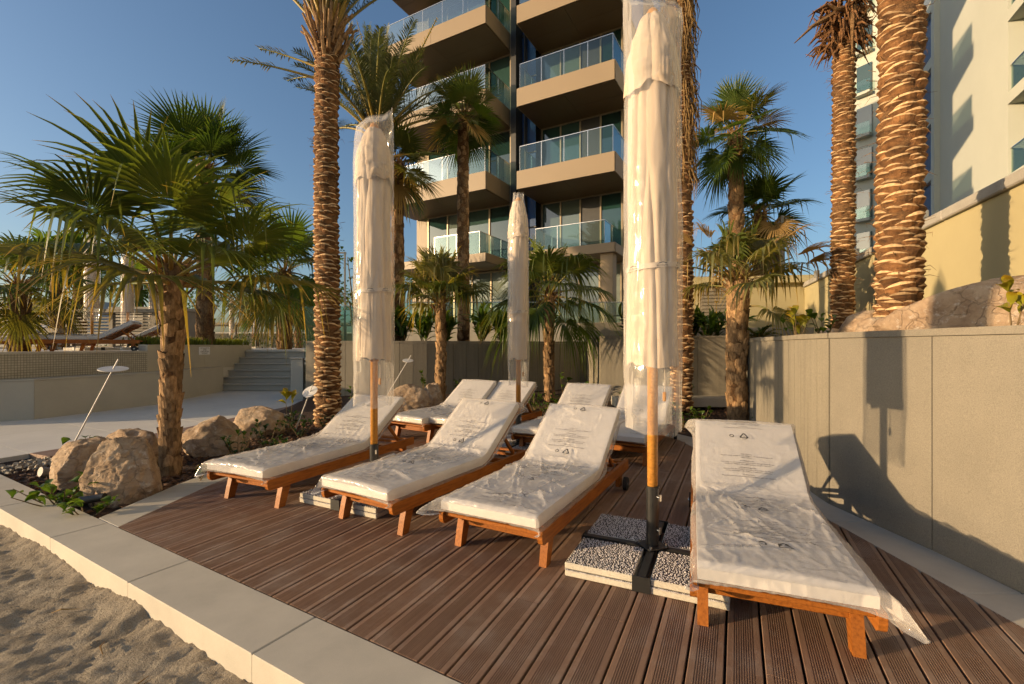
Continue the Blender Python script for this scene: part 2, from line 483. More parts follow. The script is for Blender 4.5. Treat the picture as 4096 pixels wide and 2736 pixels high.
# ---------------------------------------------------------------- more surfaces
def board_material():
    m, nt, b, out = _nodes('composite_board')
    vec = _pos(nt, (1, 1, 1), rot=(0, 0, -math.atan2(0.899, 0.437)))
    st = _pos(nt, (1.2, 26, 26), rot=(0, 0, 0), local=False)
    mp = nt.nodes.new('ShaderNodeMapping'); mp.inputs['Scale'].default_value = (1.0, 22.0, 1.0)
    nt.links.new(vec, mp.inputs[0])
    n = _noise(nt, mp.outputs[0], 2.2, 6, 0.65)
    c = _ramp(nt, n, [(0.25, (0.185, 0.110, 0.071)), (0.55, (0.25, 0.154, 0.102)), (0.8, (0.315, 0.207, 0.142))])
    c = _mix(nt, 1.0, c, _ramp(nt, _rand(nt), [(0, (0.91, 0.91, 0.92)), (1, (1.09, 1.07, 1.05))]), 'MULTIPLY')
    dust = _ramp(nt, _noise(nt, _pos(nt), 3.1, 7, 0.7), [(0.48, (0, 0, 0)), (0.74, (0.5,) * 3)])
    c = _mix(nt, dust, c, (0.40, 0.335, 0.28))
    nt.links.new(c, b.inputs['Base Color'])
    b.inputs['Roughness'].default_value = 0.55
    b.inputs['Specular IOR Level'].default_value = 0.35
    _bump(nt, b, _noise(nt, mp.outputs[0], 30, 3), 0.15, 0.001)
    return m
M_BOARD = board_material()

def sand_material():
    m, nt, b, out = _nodes('beach_sand')
    vec = _pos(nt)
    fine = _noise(nt, vec, 170, 3, 0.8)
    c = _ramp(nt, _noise(nt, vec, 5.0, 6, 0.7), [(0.3, (0.235, 0.197, 0.145)), (0.7, (0.36, 0.31, 0.238))])
    c = _mix(nt, 1.0, c, _ramp(nt, fine, [(0.3, (0.62,) * 3), (0.5, (1,) * 3), (0.75, (1.3,) * 3)]), 'MULTIPLY')
    nt.links.new(c, b.inputs['Base Color'])
    b.inputs['Roughness'].default_value = 0.95
    b.inputs['Specular IOR Level'].default_value = 0.15
    h2 = nt.nodes.new('ShaderNodeMath'); h2.operation = 'MULTIPLY_ADD'; h2.inputs[1].default_value = 3.0
    nt.links.new(_noise(nt, vec, 42, 4, 0.7), h2.inputs[0]); nt.links.new(fine, h2.inputs[2])
    _bump(nt, b, h2.outputs[0], 0.9, 0.005)
    return m
M_SAND = sand_material()
M_SOIL = mat('mulch_soil', (0.022, 0.013, 0.008), 0.95, col2=(0.085, 0.048, 0.028), scale=45, bump=1.0, bscale=60, bdist=0.02)
M_CHIP = mat('bark_chip', (0.05, 0.025, 0.014), 0.9, col2=(0.16, 0.085, 0.045), scale=25, bump=0.5, bscale=80)
M_GRAVEL = mat('gravel', (0.20, 0.17, 0.13), 0.85, col2=(0.46, 0.40, 0.31), scale=40, bump=0.4, bscale=90)

def rock_material():
    m, nt, b, out = _nodes('boulder_rock')
    vec = _pos(nt)
    c = _ramp(nt, _noise(nt, vec, 4.0, 8, 0.68), [(0.25, (0.22, 0.14, 0.085)), (0.5, (0.42, 0.30, 0.195)), (0.75, (0.56, 0.44, 0.31))])
    wh = _ramp(nt, _noise(nt, vec, 11.0, 6, 0.75), [(0.55, (0, 0, 0)), (0.68, (0.8,) * 3)])
    c = _mix(nt, wh, c, (0.64, 0.55, 0.45))
    v = nt.nodes.new('ShaderNodeTexVoronoi'); v.feature = 'DISTANCE_TO_EDGE'; v.inputs['Scale'].default_value = 5.0
    wv = nt.nodes.new('ShaderNodeVectorMath'); wv.operation = 'MULTIPLY_ADD'
    nz = nt.nodes.new('ShaderNodeTexNoise'); nz.inputs['Scale'].default_value = 6.0; nz.inputs['Detail'].default_value = 5
    nt.links.new(vec, nz.inputs['Vector']); nt.links.new(nz.outputs['Color'], wv.inputs[0]); wv.inputs[1].default_value = (0.35,) * 3
    nt.links.new(vec, wv.inputs[2]); nt.links.new(wv.outputs[0], v.inputs['Vector'])
    crack = _ramp(nt, v.outputs['Distance'], [(0.0, (0.45,) * 3), (0.035, (1,) * 3)])
    c = _mix(nt, 0.4, c, crack, 'MULTIPLY')
    nt.links.new(c, b.inputs['Base Color'])
    b.inputs['Roughness'].default_value = 0.9
    b.inputs['Specular IOR Level'].default_value = 0.2
    h = nt.nodes.new('ShaderNodeMath'); h.operation = 'MULTIPLY_ADD'
    nt.links.new(_noise(nt, vec, 22, 8, 0.75), h.inputs[0]); h.inputs[1].default_value = 1.0
    cr = nt.nodes.new('ShaderNodeMath'); cr.operation = 'MULTIPLY'; cr.inputs[1].default_value = 0.5
    nt.links.new(crack, cr.inputs[0]); nt.links.new(cr.outputs[0], h.inputs[2])
    _bump(nt, b, h.outputs[0], 0.9, 0.03)
    return m
M_ROCK = rock_material()

def tile_material():
    m, nt, b, out = _nodes('mosaic_tile')
    g = nt.nodes.new('ShaderNodeNewGeometry')
    sep = nt.nodes.new('ShaderNodeSeparateXYZ'); nt.links.new(g.outputs['Position'], sep.inputs[0])
    com = nt.nodes.new('ShaderNodeCombineXYZ')
    ad = nt.nodes.new('ShaderNodeMath'); ad.operation = 'MULTIPLY_ADD'
    nt.links.new(sep.outputs['X'], ad.inputs[0]); ad.inputs[1].default_value = 0.25; nt.links.new(sep.outputs['Y'], ad.inputs[2])
    nt.links.new(ad.outputs[0], com.inputs[0]); nt.links.new(sep.outputs['Z'], com.inputs[1])
    br = nt.nodes.new('ShaderNodeTexBrick'); br.offset = 0.0
    br.inputs['Scale'].default_value = 1.0
    br.inputs['Brick Width'].default_value = 0.048; br.inputs['Row Height'].default_value = 0.048
    br.inputs['Mortar Size'].default_value = 0.004
    br.inputs['Color1'].default_value = (0.50, 0.45, 0.34, 1); br.inputs['Color2'].default_value = (0.42, 0.38, 0.28, 1)
    br.inputs['Mortar'].default_value = (0.17, 0.155, 0.125, 1)
    nt.links.new(com.outputs[0], br.inputs['Vector'])
    nt.links.new(br.outputs[0], b.inputs['Base Color'])
    b.inputs['Roughness'].default_value = 0.3
    _bump(nt, b, br.outputs['Fac'], -0.4, 0.003)
    return m
M_TILE = tile_material()
M_WATER = mirrorpane('pool_water', (0.10, 0.20, 0.22), 0.06, 1.0)

# ---------------------------------------------------------------- ground and sand
U = Vector((0.437, 0.899, 0)).normalized()          # deck boards run this way
N = Vector((U.y, -U.x, 0))                           # across the boards, to the right
KD = Vector((0.8645, -0.5026, 0)).normalized()       # front kerb runs this way
KN = Vector((-KD.y, KD.x, 0))                        # from the sand towards the deck
K0 = Vector((-2.99, 3.498, 0))                       # a point on its inner edge
KW = 0.324

def kerb_side(x, y):
    """distance behind the inner kerb edge (negative = towards the sand)"""
    return (x - K0.x) * KN.x + (y - K0.y) * KN.y

ground = MB().add([(-3000, -3000, -0.34), (3000, -3000, -0.34), (3000, 3000, -0.34), (-3000, 3000, -0.34)], [(0, 1, 2, 3)]).build('ground', M_SAND)
ground['kind'] = 'structure'

def build_sand():
    xs = np.arange(-7.5, 1.6, 0.024); ys = np.arange(0.35, 6.2, 0.024)
    X, Y = np.meshgrid(xs, ys, indexing='ij')
    side = (X - K0.x) * KN.x + (Y - K0.y) * KN.y
    z = -0.150 + 0.018 * fbm(X * 1.3, Y * 1.3, 0, 3, 3) + 0.012 * fbm(X * 4.2, Y * 5.2, 0, 5, 3)
    z += 0.006 * (ridged(X * 6 + Y * 2, Y * 9, 0, 9) - 0.6) + 0.015 * fbm(X * 13, Y * 22, 0, 11, 4) + 0.007 * vnoise(X * 40, Y * 40, 0, 4)
    rg = random.Random(4)
    for k in range(26):                                # trodden hollows
        cx, cy = rg.uniform(-4.5, 0.2), rg.uniform(1.0, 4.2)
        a = rg.uniform(0, 3.1); ca, sa = math.cos(a), math.sin(a)
        u = (X - cx) * ca + (Y - cy) * sa; w = -(X - cx) * sa + (Y - cy) * ca
        q = (u / 0.17) ** 2 + (w / 0.075) ** 2
        z += -0.018 * np.exp(-q * 1.6) + 0.008 * np.exp(-(np.sqrt(q) - 1.35) ** 2 * 5)
    near = np.exp(-np.maximum(-(side + KW), 0) / 0.10)
    z = z + 0.03 * near * (1 + 1.1 * vnoise(X * 2.3, Y * 2.3, 0, 31)) + 0.012 * np.clip(vnoise(X * 24, Y * 24, 0, 41), 0, 1)
    z = np.where(side > -KW + 0.05, -0.30, z)
    V = np.stack([X, Y, z], -1).reshape(-1, 3)
    F = grid_faces(len(xs), len(ys))
    o = bpy.data.objects.new('beach', mesh_np('beach', V, F, M_SAND)); COL.objects.link(o)
    o['kind'] = 'structure'
build_sand()

# ---------------------------------------------------------------- kerb of long stones
def ribbon_pieces(root, name, left, right, z0, z1, material, gap=0.004, ch=0.008):
    """stones between two polylines given point by point: one chamfered prism per span"""
    for i in range(len(left) - 1):
        a, b, c, d = [Vector((p[0], p[1], 0)) for p in (left[i], left[i + 1], right[i + 1], right[i])]
        e = (b - a).normalized() * gap / 2
        f = (c - d).normalized() * gap / 2
        q = [a + e, b - e, c - f, d + f]
        cen = sum(q, Vector()) / 4
        top = [p + (cen - p).normalized() * ch for p in q]
        vs = [(p.x, p.y, z0) for p in q] + [(p.x, p.y, z1 - ch) for p in q] + [(p.x, p.y, z1) for p in top]
        fs = [(3, 2, 1, 0), (8, 9, 10, 11)]
        for k in range(4):
            k2 = (k + 1) % 4
            fs += [(k, k2, 4 + k2, 4 + k), (4 + k, 4 + k2, 8 + k2, 8 + k)]
        ar = sum(q[k].x * q[(k + 1) % 4].y - q[(k + 1) % 4].x * q[k].y for k in range(4))
        if ar < 0: fs = [f_[::-1] for f_ in fs]
        MB().add(vs, fs).build(name, material, root)

kerb = structure('kerb')
J0 = Vector((-2.067, 2.958, 0))
inn, outr = [], []
for k in range(-6, 5):
    p = J0 + KD * (1.239 * k)
    inn.append(p); outr.append(p - KN * KW)
ribbon_pieces(kerb, 'kerb_stone', inn, outr, -0.40, 0.0, M_KERB, 0.003, 0.007)

# ---------------------------------------------------------------- timber deck, board by board
DECK = [tuple((K0 + KD * 0.004)[:2])] + [(-2.985, 4.5), (-2.93, 5.5), (-2.72, 6.6), (-2.3, 7.7), (-1.6, 8.5), (-0.5, 8.9), (0.7, 8.75),
        (1.7, 8.1), (2.25, 7.4), (2.48, 6.6), (2.50, 5.0), (2.50, 3.5), (2.49, 2.4), (2.47, 1.0)]
kk = (2.47 - K0.x) / KD.x
DECK.append(tuple((K0 + KD * kk)[:2]))
if DECK[-1][1] > 1.0: DECK.pop(-2)

def clip_line(off):
    """span of the line N*off + U*s inside the deck outline"""
    hits = []
    p = N * off
    for i in range(len(DECK)):
        a = Vector((*DECK[i], 0)); b = Vector((*DECK[(i + 1) % len(DECK)], 0))
        da = (a - p).dot(N); db = (b - p).dot(N)
        if (da > 0) != (db > 0):
            t = da / (da - db)
            hits.append((a + (b - a) * t - p).dot(U))
    return (min(hits), max(hits)) if len(hits) >= 2 else None

deck = structure('deck')
base = MB().prism([(p[0], p[1]) for p in DECK], -0.14, -0.06).build('deck_base', M_DARKFRAME, deck)
prof = [(-0.0695, -0.024), (-0.0695, -0.003), (-0.0665, 0.0)]
GP, NG = 0.0098, 9
g0 = -GP * (NG - 1) / 2
for j in range(NG):
    c = g0 + j * GP
    prof += [(c - 0.0026, 0.0), (c - 0.0020, -0.0034), (c + 0.0020, -0.0034), (c + 0.0026, 0.0)]
prof += [(0.0665, 0.0), (0.0695, -0.003), (0.0695, -0.024)]
off_ref = -0.044 + 0.075
rb = random.Random(11)
lo = min(Vector((*p, 0)).dot(N) for p in DECK); hi = max(Vector((*p, 0)).dot(N) for p in DECK)
k0 = math.floor((lo - off_ref) / 0.15); k1 = math.ceil((hi - off_ref) / 0.15)
for k in range(k0, k1 + 1):
    c = off_ref + 0.15 * k
    spans = [clip_line(c + x) for x, z in prof]
    if any(s is None for s in spans):
        if all(s is None for s in spans): continue
        ok = [i for i, s in enumerate(spans) if s]
        spans = [s if s else ((lambda t: (sum(t) / 2, sum(t) / 2))(spans[min(ok, key=lambda q: abs(q - i))])) for i, s in enumerate(spans)]
    smin = min(s[0] for s in spans); smax = max(s[1] for s in spans)
    cuts = []
    t = smin + rb.choice((0.7, 1.3, 1.9, 2.3)) + rb.uniform(-0.1, 0.1)
    while t < smax - 0.4:
        cuts.append(t); t += 2.4 + rb.uniform(-0.25, 0.25)
    edges = [None] + cuts + [None]
    for e in range(len(edges) - 1):
        A = [s[0] + 0.006 if edges[e] is None else min(max(edges[e] + 0.002, s[0] + 0.006), s[1] - 0.006) for s in spans]
        B = [s[1] - 0.006 if edges[e + 1] is None else max(min(edges[e + 1] - 0.002, s[1] - 0.006), s[0] + 0.006) for s in spans]
        dz = rb.uniform(-0.0012, 0.0012)
        vs = []
        for (x, z), a, b in zip(prof, A, B):
            b = max(b, a + 0.001)
            vs.append(N * (c + x) + U * a + Vector((0, 0, z + dz)))
            vs.append(N * (c + x) + U * b + Vector((0, 0, z + dz)))
        n = len(prof)
        fs = [(2 * i, 2 * i + 2, 2 * i + 3, 2 * i + 1) for i in range(n - 1)]
        fs += [tuple(2 * i for i in range(n - 1, -1, -1)), tuple(2 * i + 1 for i in range(n))]
        MB().add(vs, fs).build('board', M_BOARD, deck)

# kerb stones round the deck: left side, back and along the wall
edge = [Vector((*p, 0)) for p in DECK[:-1]]
def resample(pts, step):
    pts = [Vector((p[0], p[1], 0)) for p in pts]
    out = [pts[0]]; acc = 0.0
    for a, b in zip(pts[:-1], pts[1:]):
        L = (b - a).length; t = step - acc
        while t < L:
            out.append(a + (b - a) * (t / L)); t += step
        acc = L - (t - step)
    if (out[-1] - pts[-1]).length > step * 0.3: out.append(pts[-1])
    else: out[-1] = pts[-1]
    return out
def offset_poly(pts, d):
    """offset to the left of travel"""
    out = []
    for i, p in enumerate(pts):
        a = pts[max(i - 1, 0)]; b = pts[min(i + 1, len(pts) - 1)]
        t = (b - a).normalized()
        out.append(p + Vector((-t.y, t.x, 0)) * d)
    return out
inner = resample(edge, 1.05)
outer = offset_poly(inner, 0.335)
outer[0] = inner[0] - KD * 0.36
ribbon_pieces(kerb, 'kerb_stone', inner, outer, -0.22, 0.0, M_KERB, 0.004, 0.006)

# ---------------------------------------------------------------- planting bed
def bed_z(x, y):
    return -0.055 + 0.27 * float(smooth01((y - 8.7) / 2.4)) * float(smooth01((x + 5.2) / 0.6))
def build_bed():
    xs = np.arange(-6.4, 5.6, 0.09); ys = np.arange(2.9, 12.4, 0.09)
    X, Y = np.meshgrid(xs, ys, indexing='ij')
    z = -0.055 + 0.27 * smooth01((Y - 8.7) / 2.4) * smooth01((X + 5.2) / 0.6) + 0.03 * fbm(X * 3, Y * 3, 0, 2, 3)
    side = (X - K0.x) * KN.x + (Y - K0.y) * KN.y
    z = np.where(side < -0.05, -0.45, z)
    z = np.where((X > -3.1) & (X < 2.6) & (Y < 8.0), -0.25, z)
    V = np.stack([X, Y, z], -1).reshape(-1, 3)
    o = bpy.data.objects.new('planting_bed', mesh_np('planting_bed', V, grid_faces(len(xs), len(ys)), M_SOIL)); COL.objects.link(o)
    o['kind'] = 'structure'
build_bed()

def scatter(name, label, cat, spots, material, size, flat=0.4):
    rg = random.Random(len(spots) + 3)
    mb = MB()
    for (x, y, z) in spots:
        a = rg.uniform(0, 6.28); s = rg.uniform(size * 0.5, size * 1.3)
        M = Matrix.Translation((x, y, z)) @ Matrix.Rotation(a, 4, 'Z') @ Matrix.Rotation(rg.uniform(-0.6, 0.6), 4, 'X')
        p = [M @ Vector(q) for q in ((-s, -s * 0.5, 0), (s * 0.8, -s * 0.6, 0), (s, s * 0.4, 0), (-s * 0.7, s * 0.6, 0),
                                     (-s * 0.6, -s * 0.3, s * flat), (s * 0.5, -s * 0.3, s * flat * 0.9), (s * 0.6, s * 0.3, s * flat), (-s * 0.5, s * 0.35, s * flat * 0.8))]
        mb.add(p, [(4, 5, 6, 7), (0, 1, 5, 4), (1, 2, 6, 5), (2, 3, 7, 6), (3, 0, 4, 7)])
    o = mb.build(name, material)
    return tag(o, label, cat, kind='stuff')
rg = random.Random(21)
sp = []
while len(sp) < 2600:
    x, y = rg.uniform(-5.6, -2.9), rg.uniform(3.6, 8.6)
    if kerb_side(x, y) > 0.02: sp.append((x, y, bed_z(x, y) + 0.01))
while len(sp) < 3800:
    x, y = rg.uniform(1.5, 4.6), rg.uniform(7.6, 9.8)
    sp.append((x, y, bed_z(x, y) + 0.015))
scatter('bark_mulch', 'dark bark chips covering the planting beds around the deck', 'mulch', sp, M_CHIP, 0.035)
sp = []
while len(sp) < 900:
    x, y = rg.uniform(-5.9, -4.4), rg.uniform(4.8, 9.2)
    e = -6.2 + 0.5 + 0.25 * (y - 5.8)
    if e - 0.1 < x < e + 0.45 and kerb_side(x, y) > 0.05: sp.append((x, y, bed_z(x, y) + 0.035))
scatter('gravel', 'pale gravel between the narrow boardwalk and the boulders', 'gravel', sp, M_GRAVEL, 0.028, 0.9)

# ---------------------------------------------------------------- pale path of large slabs, slightly tilted
def path_z(x):
    return 0.0
BND = [(-6.75, 4.4), (-6.2, 5.79), (-5.57, 7.33), (-5.1, 10.2), (-4.85, 15.5)]
def clip_half(poly, a, b):
    """keep the part of poly left of a->b"""
    out = []
    def s(p): return (b[0] - a[0]) * (p[1] - a[1]) - (b[1] - a[1]) * (p[0] - a[0])
    for i in range(len(poly)):
        p, q = poly[i], poly[(i + 1) % len(poly)]
        sp_, sq = s(p), s(q)
        if sp_ >= 0: out.append(p)
        if (sp_ >= 0) != (sq >= 0):
            t = sp_ / (sp_ - sq)
            out.append((p[0] + (q[0] - p[0]) * t, p[1] + (q[1] - p[1]) * t))
    return out
path = structure('path')
k_a = K0 - KD * 6 ; k_b = K0 - KD * 0
ang = math.radians(-28)
ca, sa = math.cos(ang), math.sin(ang)
for i in range(-16, 16):
    for j in range(-12, 20):
        x0, y0 = i * 1.2, j * 1.2
        q = [(x0 + 0.003, y0 + 0.003), (x0 + 1.197, y0 + 0.003), (x0 + 1.197, y0 + 1.197), (x0 + 0.003, y0 + 1.197)]
        q = [(-8.5 + x * ca - y * sa, 8.5 + x * sa + y * ca) for x, y in q]
        if max(p[1] for p in q) < 4 or min(p[1] for p in q) > 14.6 or max(p[0] for p in q) < -14 or min(p[0] for p in q) > -4.6: continue
        for a, b in zip(BND[:-1], BND[1:]): q = clip_half(q, a, b)
        if len(q) > 2: q = clip_half(q, tuple((K0 - KD * 9)[:2]), tuple((K0 + KD * 1)[:2]))
        if len(q) > 2: q = clip_half(q, (0, 14.6), (-20, 14.6))
        if len(q) < 3: continue
        n = len(q)
        vs = [(p[0], p[1], path_z(p[0])) for p in q] + [(p[0], p[1], -0.2) for p in q]
        MB().add(vs, [tuple(range(n))] + [(m, n + m, n + (m + 1) % n, (m + 1) % n) for m in range(n)]).build('paving_slab', M_PATH, path)

# narrow boardwalk between the path and the bed
walk = structure('boardwalk')
cl = [Vector((*p, 0)) for p in BND]
for k in range(3):
    l = resample(offset_poly(cl, -0.155 * k - 0.006), 1.6); r = resample(offset_poly(cl, -0.155 * (k + 1)), 1.6)
    m = min(len(l), len(r))
    l, r = l[:m], r[:m]
    keep = [i for i in range(m) if kerb_side(l[i].x, l[i].y) > 0.3]
    ribbon_pieces(walk, 'board', [l[i] for i in keep], [r[i] for i in keep], -0.06, 0.004, M_BOARD, 0.004, 0.004)

# ---------------------------------------------------------------- walls of upright panels
def panel_wall(name, label, pts, z0, z1, pw, material, thick=0.05, core=0.12, cope=0.045, cope_mat=None, cat='wall', gap=0.007, side=1, cope_over=0.012):
    """panels stand on the side the camera sees (side=+1: right of travel)"""
    base_pt = pts[0]
    root = thing(name, label, cat, (base_pt[0], base_pt[1], z0))
    off = Vector((base_pt[0], base_pt[1], z0))
    P = resample(pts, pw)
    front = P
    back = offset_poly(P, thick * side)
    rear = offset_poly(P, (thick + core) * side)
    def prism4(a, b, c, d, za, zb):
        return MB().prism([(a.x, a.y), (b.x, b.y), (c.x, c.y), (d.x, d.y)], za, zb)
    for i in range(len(P) - 1):
        a, b = front[i], front[i + 1]
        e = (b - a).normalized() * gap / 2
        prism4(a + e, b - e, back[i + 1] - e, back[i] + e, z0, z1 - cope - 0.004).build('panel', material, root, off=off)
    mb = MB()
    for i in range(len(P) - 1):
        mb.prism([(p.x, p.y) for p in (back[i], back[i + 1], rear[i + 1], rear[i])], z0, z1 - cope - 0.006)
    mb.build('core', M_COPING, root, off=off)
    f2 = offset_poly(P, -cope_over * side)
    st = 2 if pw < 0.9 else 1
    idx = list(range(0, len(P), st))
    if idx[-1] != len(P) - 1: idx.append(len(P) - 1)
    for i, j in zip(idx[:-1], idx[1:]):
        poly = [f2[k] for k in range(i, j + 1)] + [rear[k] for k in range(j, i - 1, -1)]
        poly = [(p.x, p.y) for p in poly]
        MB().prism(poly, z1 - cope, z1 + 0.0015 * (i % 3)).build('coping', cope_mat or material, root, off=off)
    return root

# right retaining wall: comes from behind the camera, bows, then falls away to the back
RW = [(2.93, 0.3), (2.90, 1.2), (2.865, 1.9), (2.845, 2.6), (2.81, 3.28), (2.755, 4.0)]
panel_wall('retaining_wall', 'grey grit retaining wall of wide upright panels right of the deck', RW, -0.02, 1.485, 0.70, M_WALL, side=-1)
RW2 = [(2.752, 4.01), (2.80, 4.3), (2.93, 4.75), (3.12, 5.4), (3.42, 6.4)]
panel_wall('curved_wall', 'curved grey wall of narrow panels behind the head of the right lounger', RW2, -0.02, 1.485, 0.21, M_BACKWALL, side=-1)
RW3 = [(3.50, 6.42), (3.50, 6.75), (3.72, 6.75), (3.72, 7.3), (4.02, 7.35), (4.05, 8.0), (4.42, 8.1), (4.5, 8.9), (4.85, 9.0), (4.95, 9.95)]
panel_wall('stepped_wall', 'stepped grey wall corner beside the metal ladder at the back right', RW3, -0.02, 1.50, 0.4, M_BACKWALL, side=-1)
BW1 = [(-4.9, 10.95), (-3.4, 10.88), (-2.5, 10.92), (-1.9, 11.02), (-1.35, 11.22), (0.5, 11.95), (2.1, 12.58)]  # right stretch angled away from the sun, shaped to fall into shade
panel_wall('planter_wall', 'long planter wall of narrow upright panels behind the rear loungers', BW1, 0.0, 1.495, 0.32, M_BACKWALL, side=1)
BW2 = [(2.02, 12.5), (1.98, 10.25), (3.4, 10.1), (5.05, 9.98)]
panel_wall('back_wall', 'sunlit cream grey wall behind the yellowing fan palm on the right', BW2, 0.1, 1.60, 0.72, M_BACKWALL, side=1)
plinth = thing('plinth', 'low concrete ledge at the foot of the back right wall', 'ledge', (3.6, 9.8, 0.1))
MB().bbox((0, 0, 0.1), (2.9, 0.42, 0.2), 0.012).build('ledge_block', M_KERB, plinth)

# soil behind the walls
def raised(name, poly, z0, z1, m):
    o = MB().prism(poly, z0, z1).build(name, m); o['kind'] = 'structure'; return o
raised('raised_bed', [(p[0] + 0.15, p[1]) for p in RW] + [(p[0] + 0.15, p[1] + 0.02) for p in RW2] + [(3.7, 6.5), (4.3, 7.2), (4.7, 7.9), (5.1, 8.8), (5.2, 10.0), (12, 12), (14, 2), (8, 0.0)], 0.2, 1.43, M_SOIL)
raised('upper_bed', [(-4.9, 11.05), (-2.5, 11.02), (-1.35, 11.34), (0.5, 12.07), (2.15, 12.7), (2.15, 10.4), (5.2, 10.1), (10, 10.4), (10, 20), (-4.9, 15)], 0.3, 1.44, M_SOIL)

# ---------------------------------------------------------------- printed text as flat meshes
def text_mesh(body, size, align='LEFT', spacing=1.0, res=1):
    cu = bpy.data.curves.new('txt', 'FONT')
    cu.body = body; cu.size = size; cu.align_x = align; cu.space_line = spacing; cu.resolution_u = res
    ob = bpy.data.objects.new('txt', cu); COL.objects.link(ob)
    dg = bpy.context.evaluated_depsgraph_get(); dg.update()
    me = bpy.data.meshes.new_from_object(ob.evaluated_get(dg))
    V = np.array([v.co[:] for v in me.vertices]) if len(me.vertices) else np.zeros((0, 3))
    F = [tuple(p.vertices) for p in me.polygons]
    bpy.data.objects.remove(ob); bpy.data.curves.remove(cu); bpy.data.meshes.remove(me)
    return V, F

CAUTION = ("CAUTION\nPlease keep away from children to avoid danger of\nsuffocation.\n\n"
           "ATTENTION\nLes sacs de plastique peuvent être dangereux. Pour\néviter le danger de suffocation, ne pas laisser\n\n"
           "ADVERTENCIA\nEsta bolsa de plástico puede ser peligrosa. Para\nevitar el peligro de asfixia, mantener alejada\n\n"
           "VORSICHT\nPlastiktüten von Kindern fernhalten, um die Gefahr")
TXT_V, TXT_F = text_mesh(CAUTION, 0.0165, 'CENTER', 1.0)
TXT_V[:, 1] -= (TXT_V[:, 1].max() + TXT_V[:, 1].min()) / 2
TXT_V[:, 0] -= (TXT_V[:, 0].max() + TXT_V[:, 0].min()) / 2

def recycle_mesh():
    """three chasing arrows, a small 04 inside, and the round two-arrow mark beside them"""
    V, F = [], []
    R = 0.034
    c = [(R * math.cos(math.radians(90 + 120 * k)), R * math.sin(math.radians(90 + 120 * k))) for k in range(3)]
    def quad(p, q, w):
        d = Vector((q[0] - p[0], q[1] - p[1])).normalized(); n = Vector((-d.y, d.x)) * w / 2
        b = len(V)
        V.extend([(p[0] + n.x, p[1] + n.y, 0), (p[0] - n.x, p[1] - n.y, 0), (q[0] - n.x, q[1] - n.y, 0), (q[0] + n.x, q[1] + n.y, 0)])
        F.append((b, b + 1, b + 2, b + 3))
    for k in range(3):
        a, b2 = c[k], c[(k + 1) % 3]
        p = (a[0] + (b2[0] - a[0]) * 0.02, a[1] + (b2[1] - a[1]) * 0.02)
        q = (a[0] + (b2[0] - a[0]) * 0.72, a[1] + (b2[1] - a[1]) * 0.72)
        quad(p, q, 0.0075)
        d = Vector((b2[0] - a[0], b2[1] - a[1])).normalized(); n = Vector((-d.y, d.x))
        b0 = len(V)
        V.extend([(q[0] + n.x * 0.009, q[1] + n.y * 0.009, 0), (q[0] - n.x * 0.009, q[1] - n.y * 0.009, 0), (q[0] + d.x * 0.014, q[1] + d.y * 0.014, 0)])
        F.append((b0, b0 + 1, b0 + 2))
    tv, tf = text_mesh('04', 0.017, 'CENTER')
    b0 = len(V); V.extend([(x, y - 0.006, 0) for x, y, z in tv]); F.extend([tuple(i + b0 for i in f) for f in tf])
    tv, tf = text_mesh('PE-LD', 0.012, 'CENTER')
    b0 = len(V); V.extend([(x, y - 0.036, 0) for x, y, z in tv]); F.extend([tuple(i + b0 for i in f) for f in tf])
    cx, r0, r1 = -0.085, 0.008, 0.0165
    for (t0, t1) in ((20, 190), (210, 380)):
        for s in range(8):
            a0 = math.radians(t0 + (t1 - t0) * s / 8); a1 = math.radians(t0 + (t1 - t0) * (s + 1) / 8)
            b0 = len(V)
            k0 = 0.3 + 0.7 * s / 8; k1 = 0.3 + 0.7 * (s + 1) / 8
            V.extend([(cx + (r1 - (r1 - r0) * k0) * math.cos(a0), (r1 - (r1 - r0) * k0) * math.sin(a0), 0), (cx + r1 * math.cos(a0), r1 * math.sin(a0), 0),
                      (cx + r1 * math.cos(a1), r1 * math.sin(a1), 0), (cx + (r1 - (r1 - r0) * k1) * math.cos(a1), (r1 - (r1 - r0) * k1) * math.sin(a1), 0)])
            F.append((b0, b0 + 1, b0 + 2, b0 + 3))
    return np.array(V), F
REC_V, REC_F = recycle_mesh()

# ---------------------------------------------------------------- sun loungers
SEAT, BACK = 1.24, 0.76            # cushion: seat length, back length
S0 = -0.19                          # local y of the foot end
CW, CT, CZ = 0.70, 0.078, 0.285     # cushion width, thickness, underside height
HINGE = S0 + SEAT

def spine(l, ang):
    """point and up-normal along the cushion's middle; l from the foot"""
    l = np.asarray(l, float)
    a = math.radians(ang); r = 0.16
    t = np.clip((l - (SEAT - r / 2)) / r, 0, 1)
    th = t * a
    # arc between the flat seat and the straight back
    ys = np.where(l < SEAT - r / 2, l, 0.0); zs = np.zeros_like(l)
    R = r / a
    ya = SEAT - r / 2 + R * np.sin(th); za = R * (1 - np.cos(th))
    ex = np.maximum(l - (SEAT + r / 2), 0)
    ys = np.where(l < SEAT - r / 2, l, ya + ex * math.cos(a)); zs = np.where(l < SEAT - r / 2, 0, za + ex * math.sin(a))
    return S0 + ys, zs, -np.sin(th), np.cos(th)

def top_point(x, l, ang, h):
    y, z, ny, nz = spine(l, ang)
    return np.stack([x + 0 * y, y + ny * h, CZ + z + nz * h], -1)

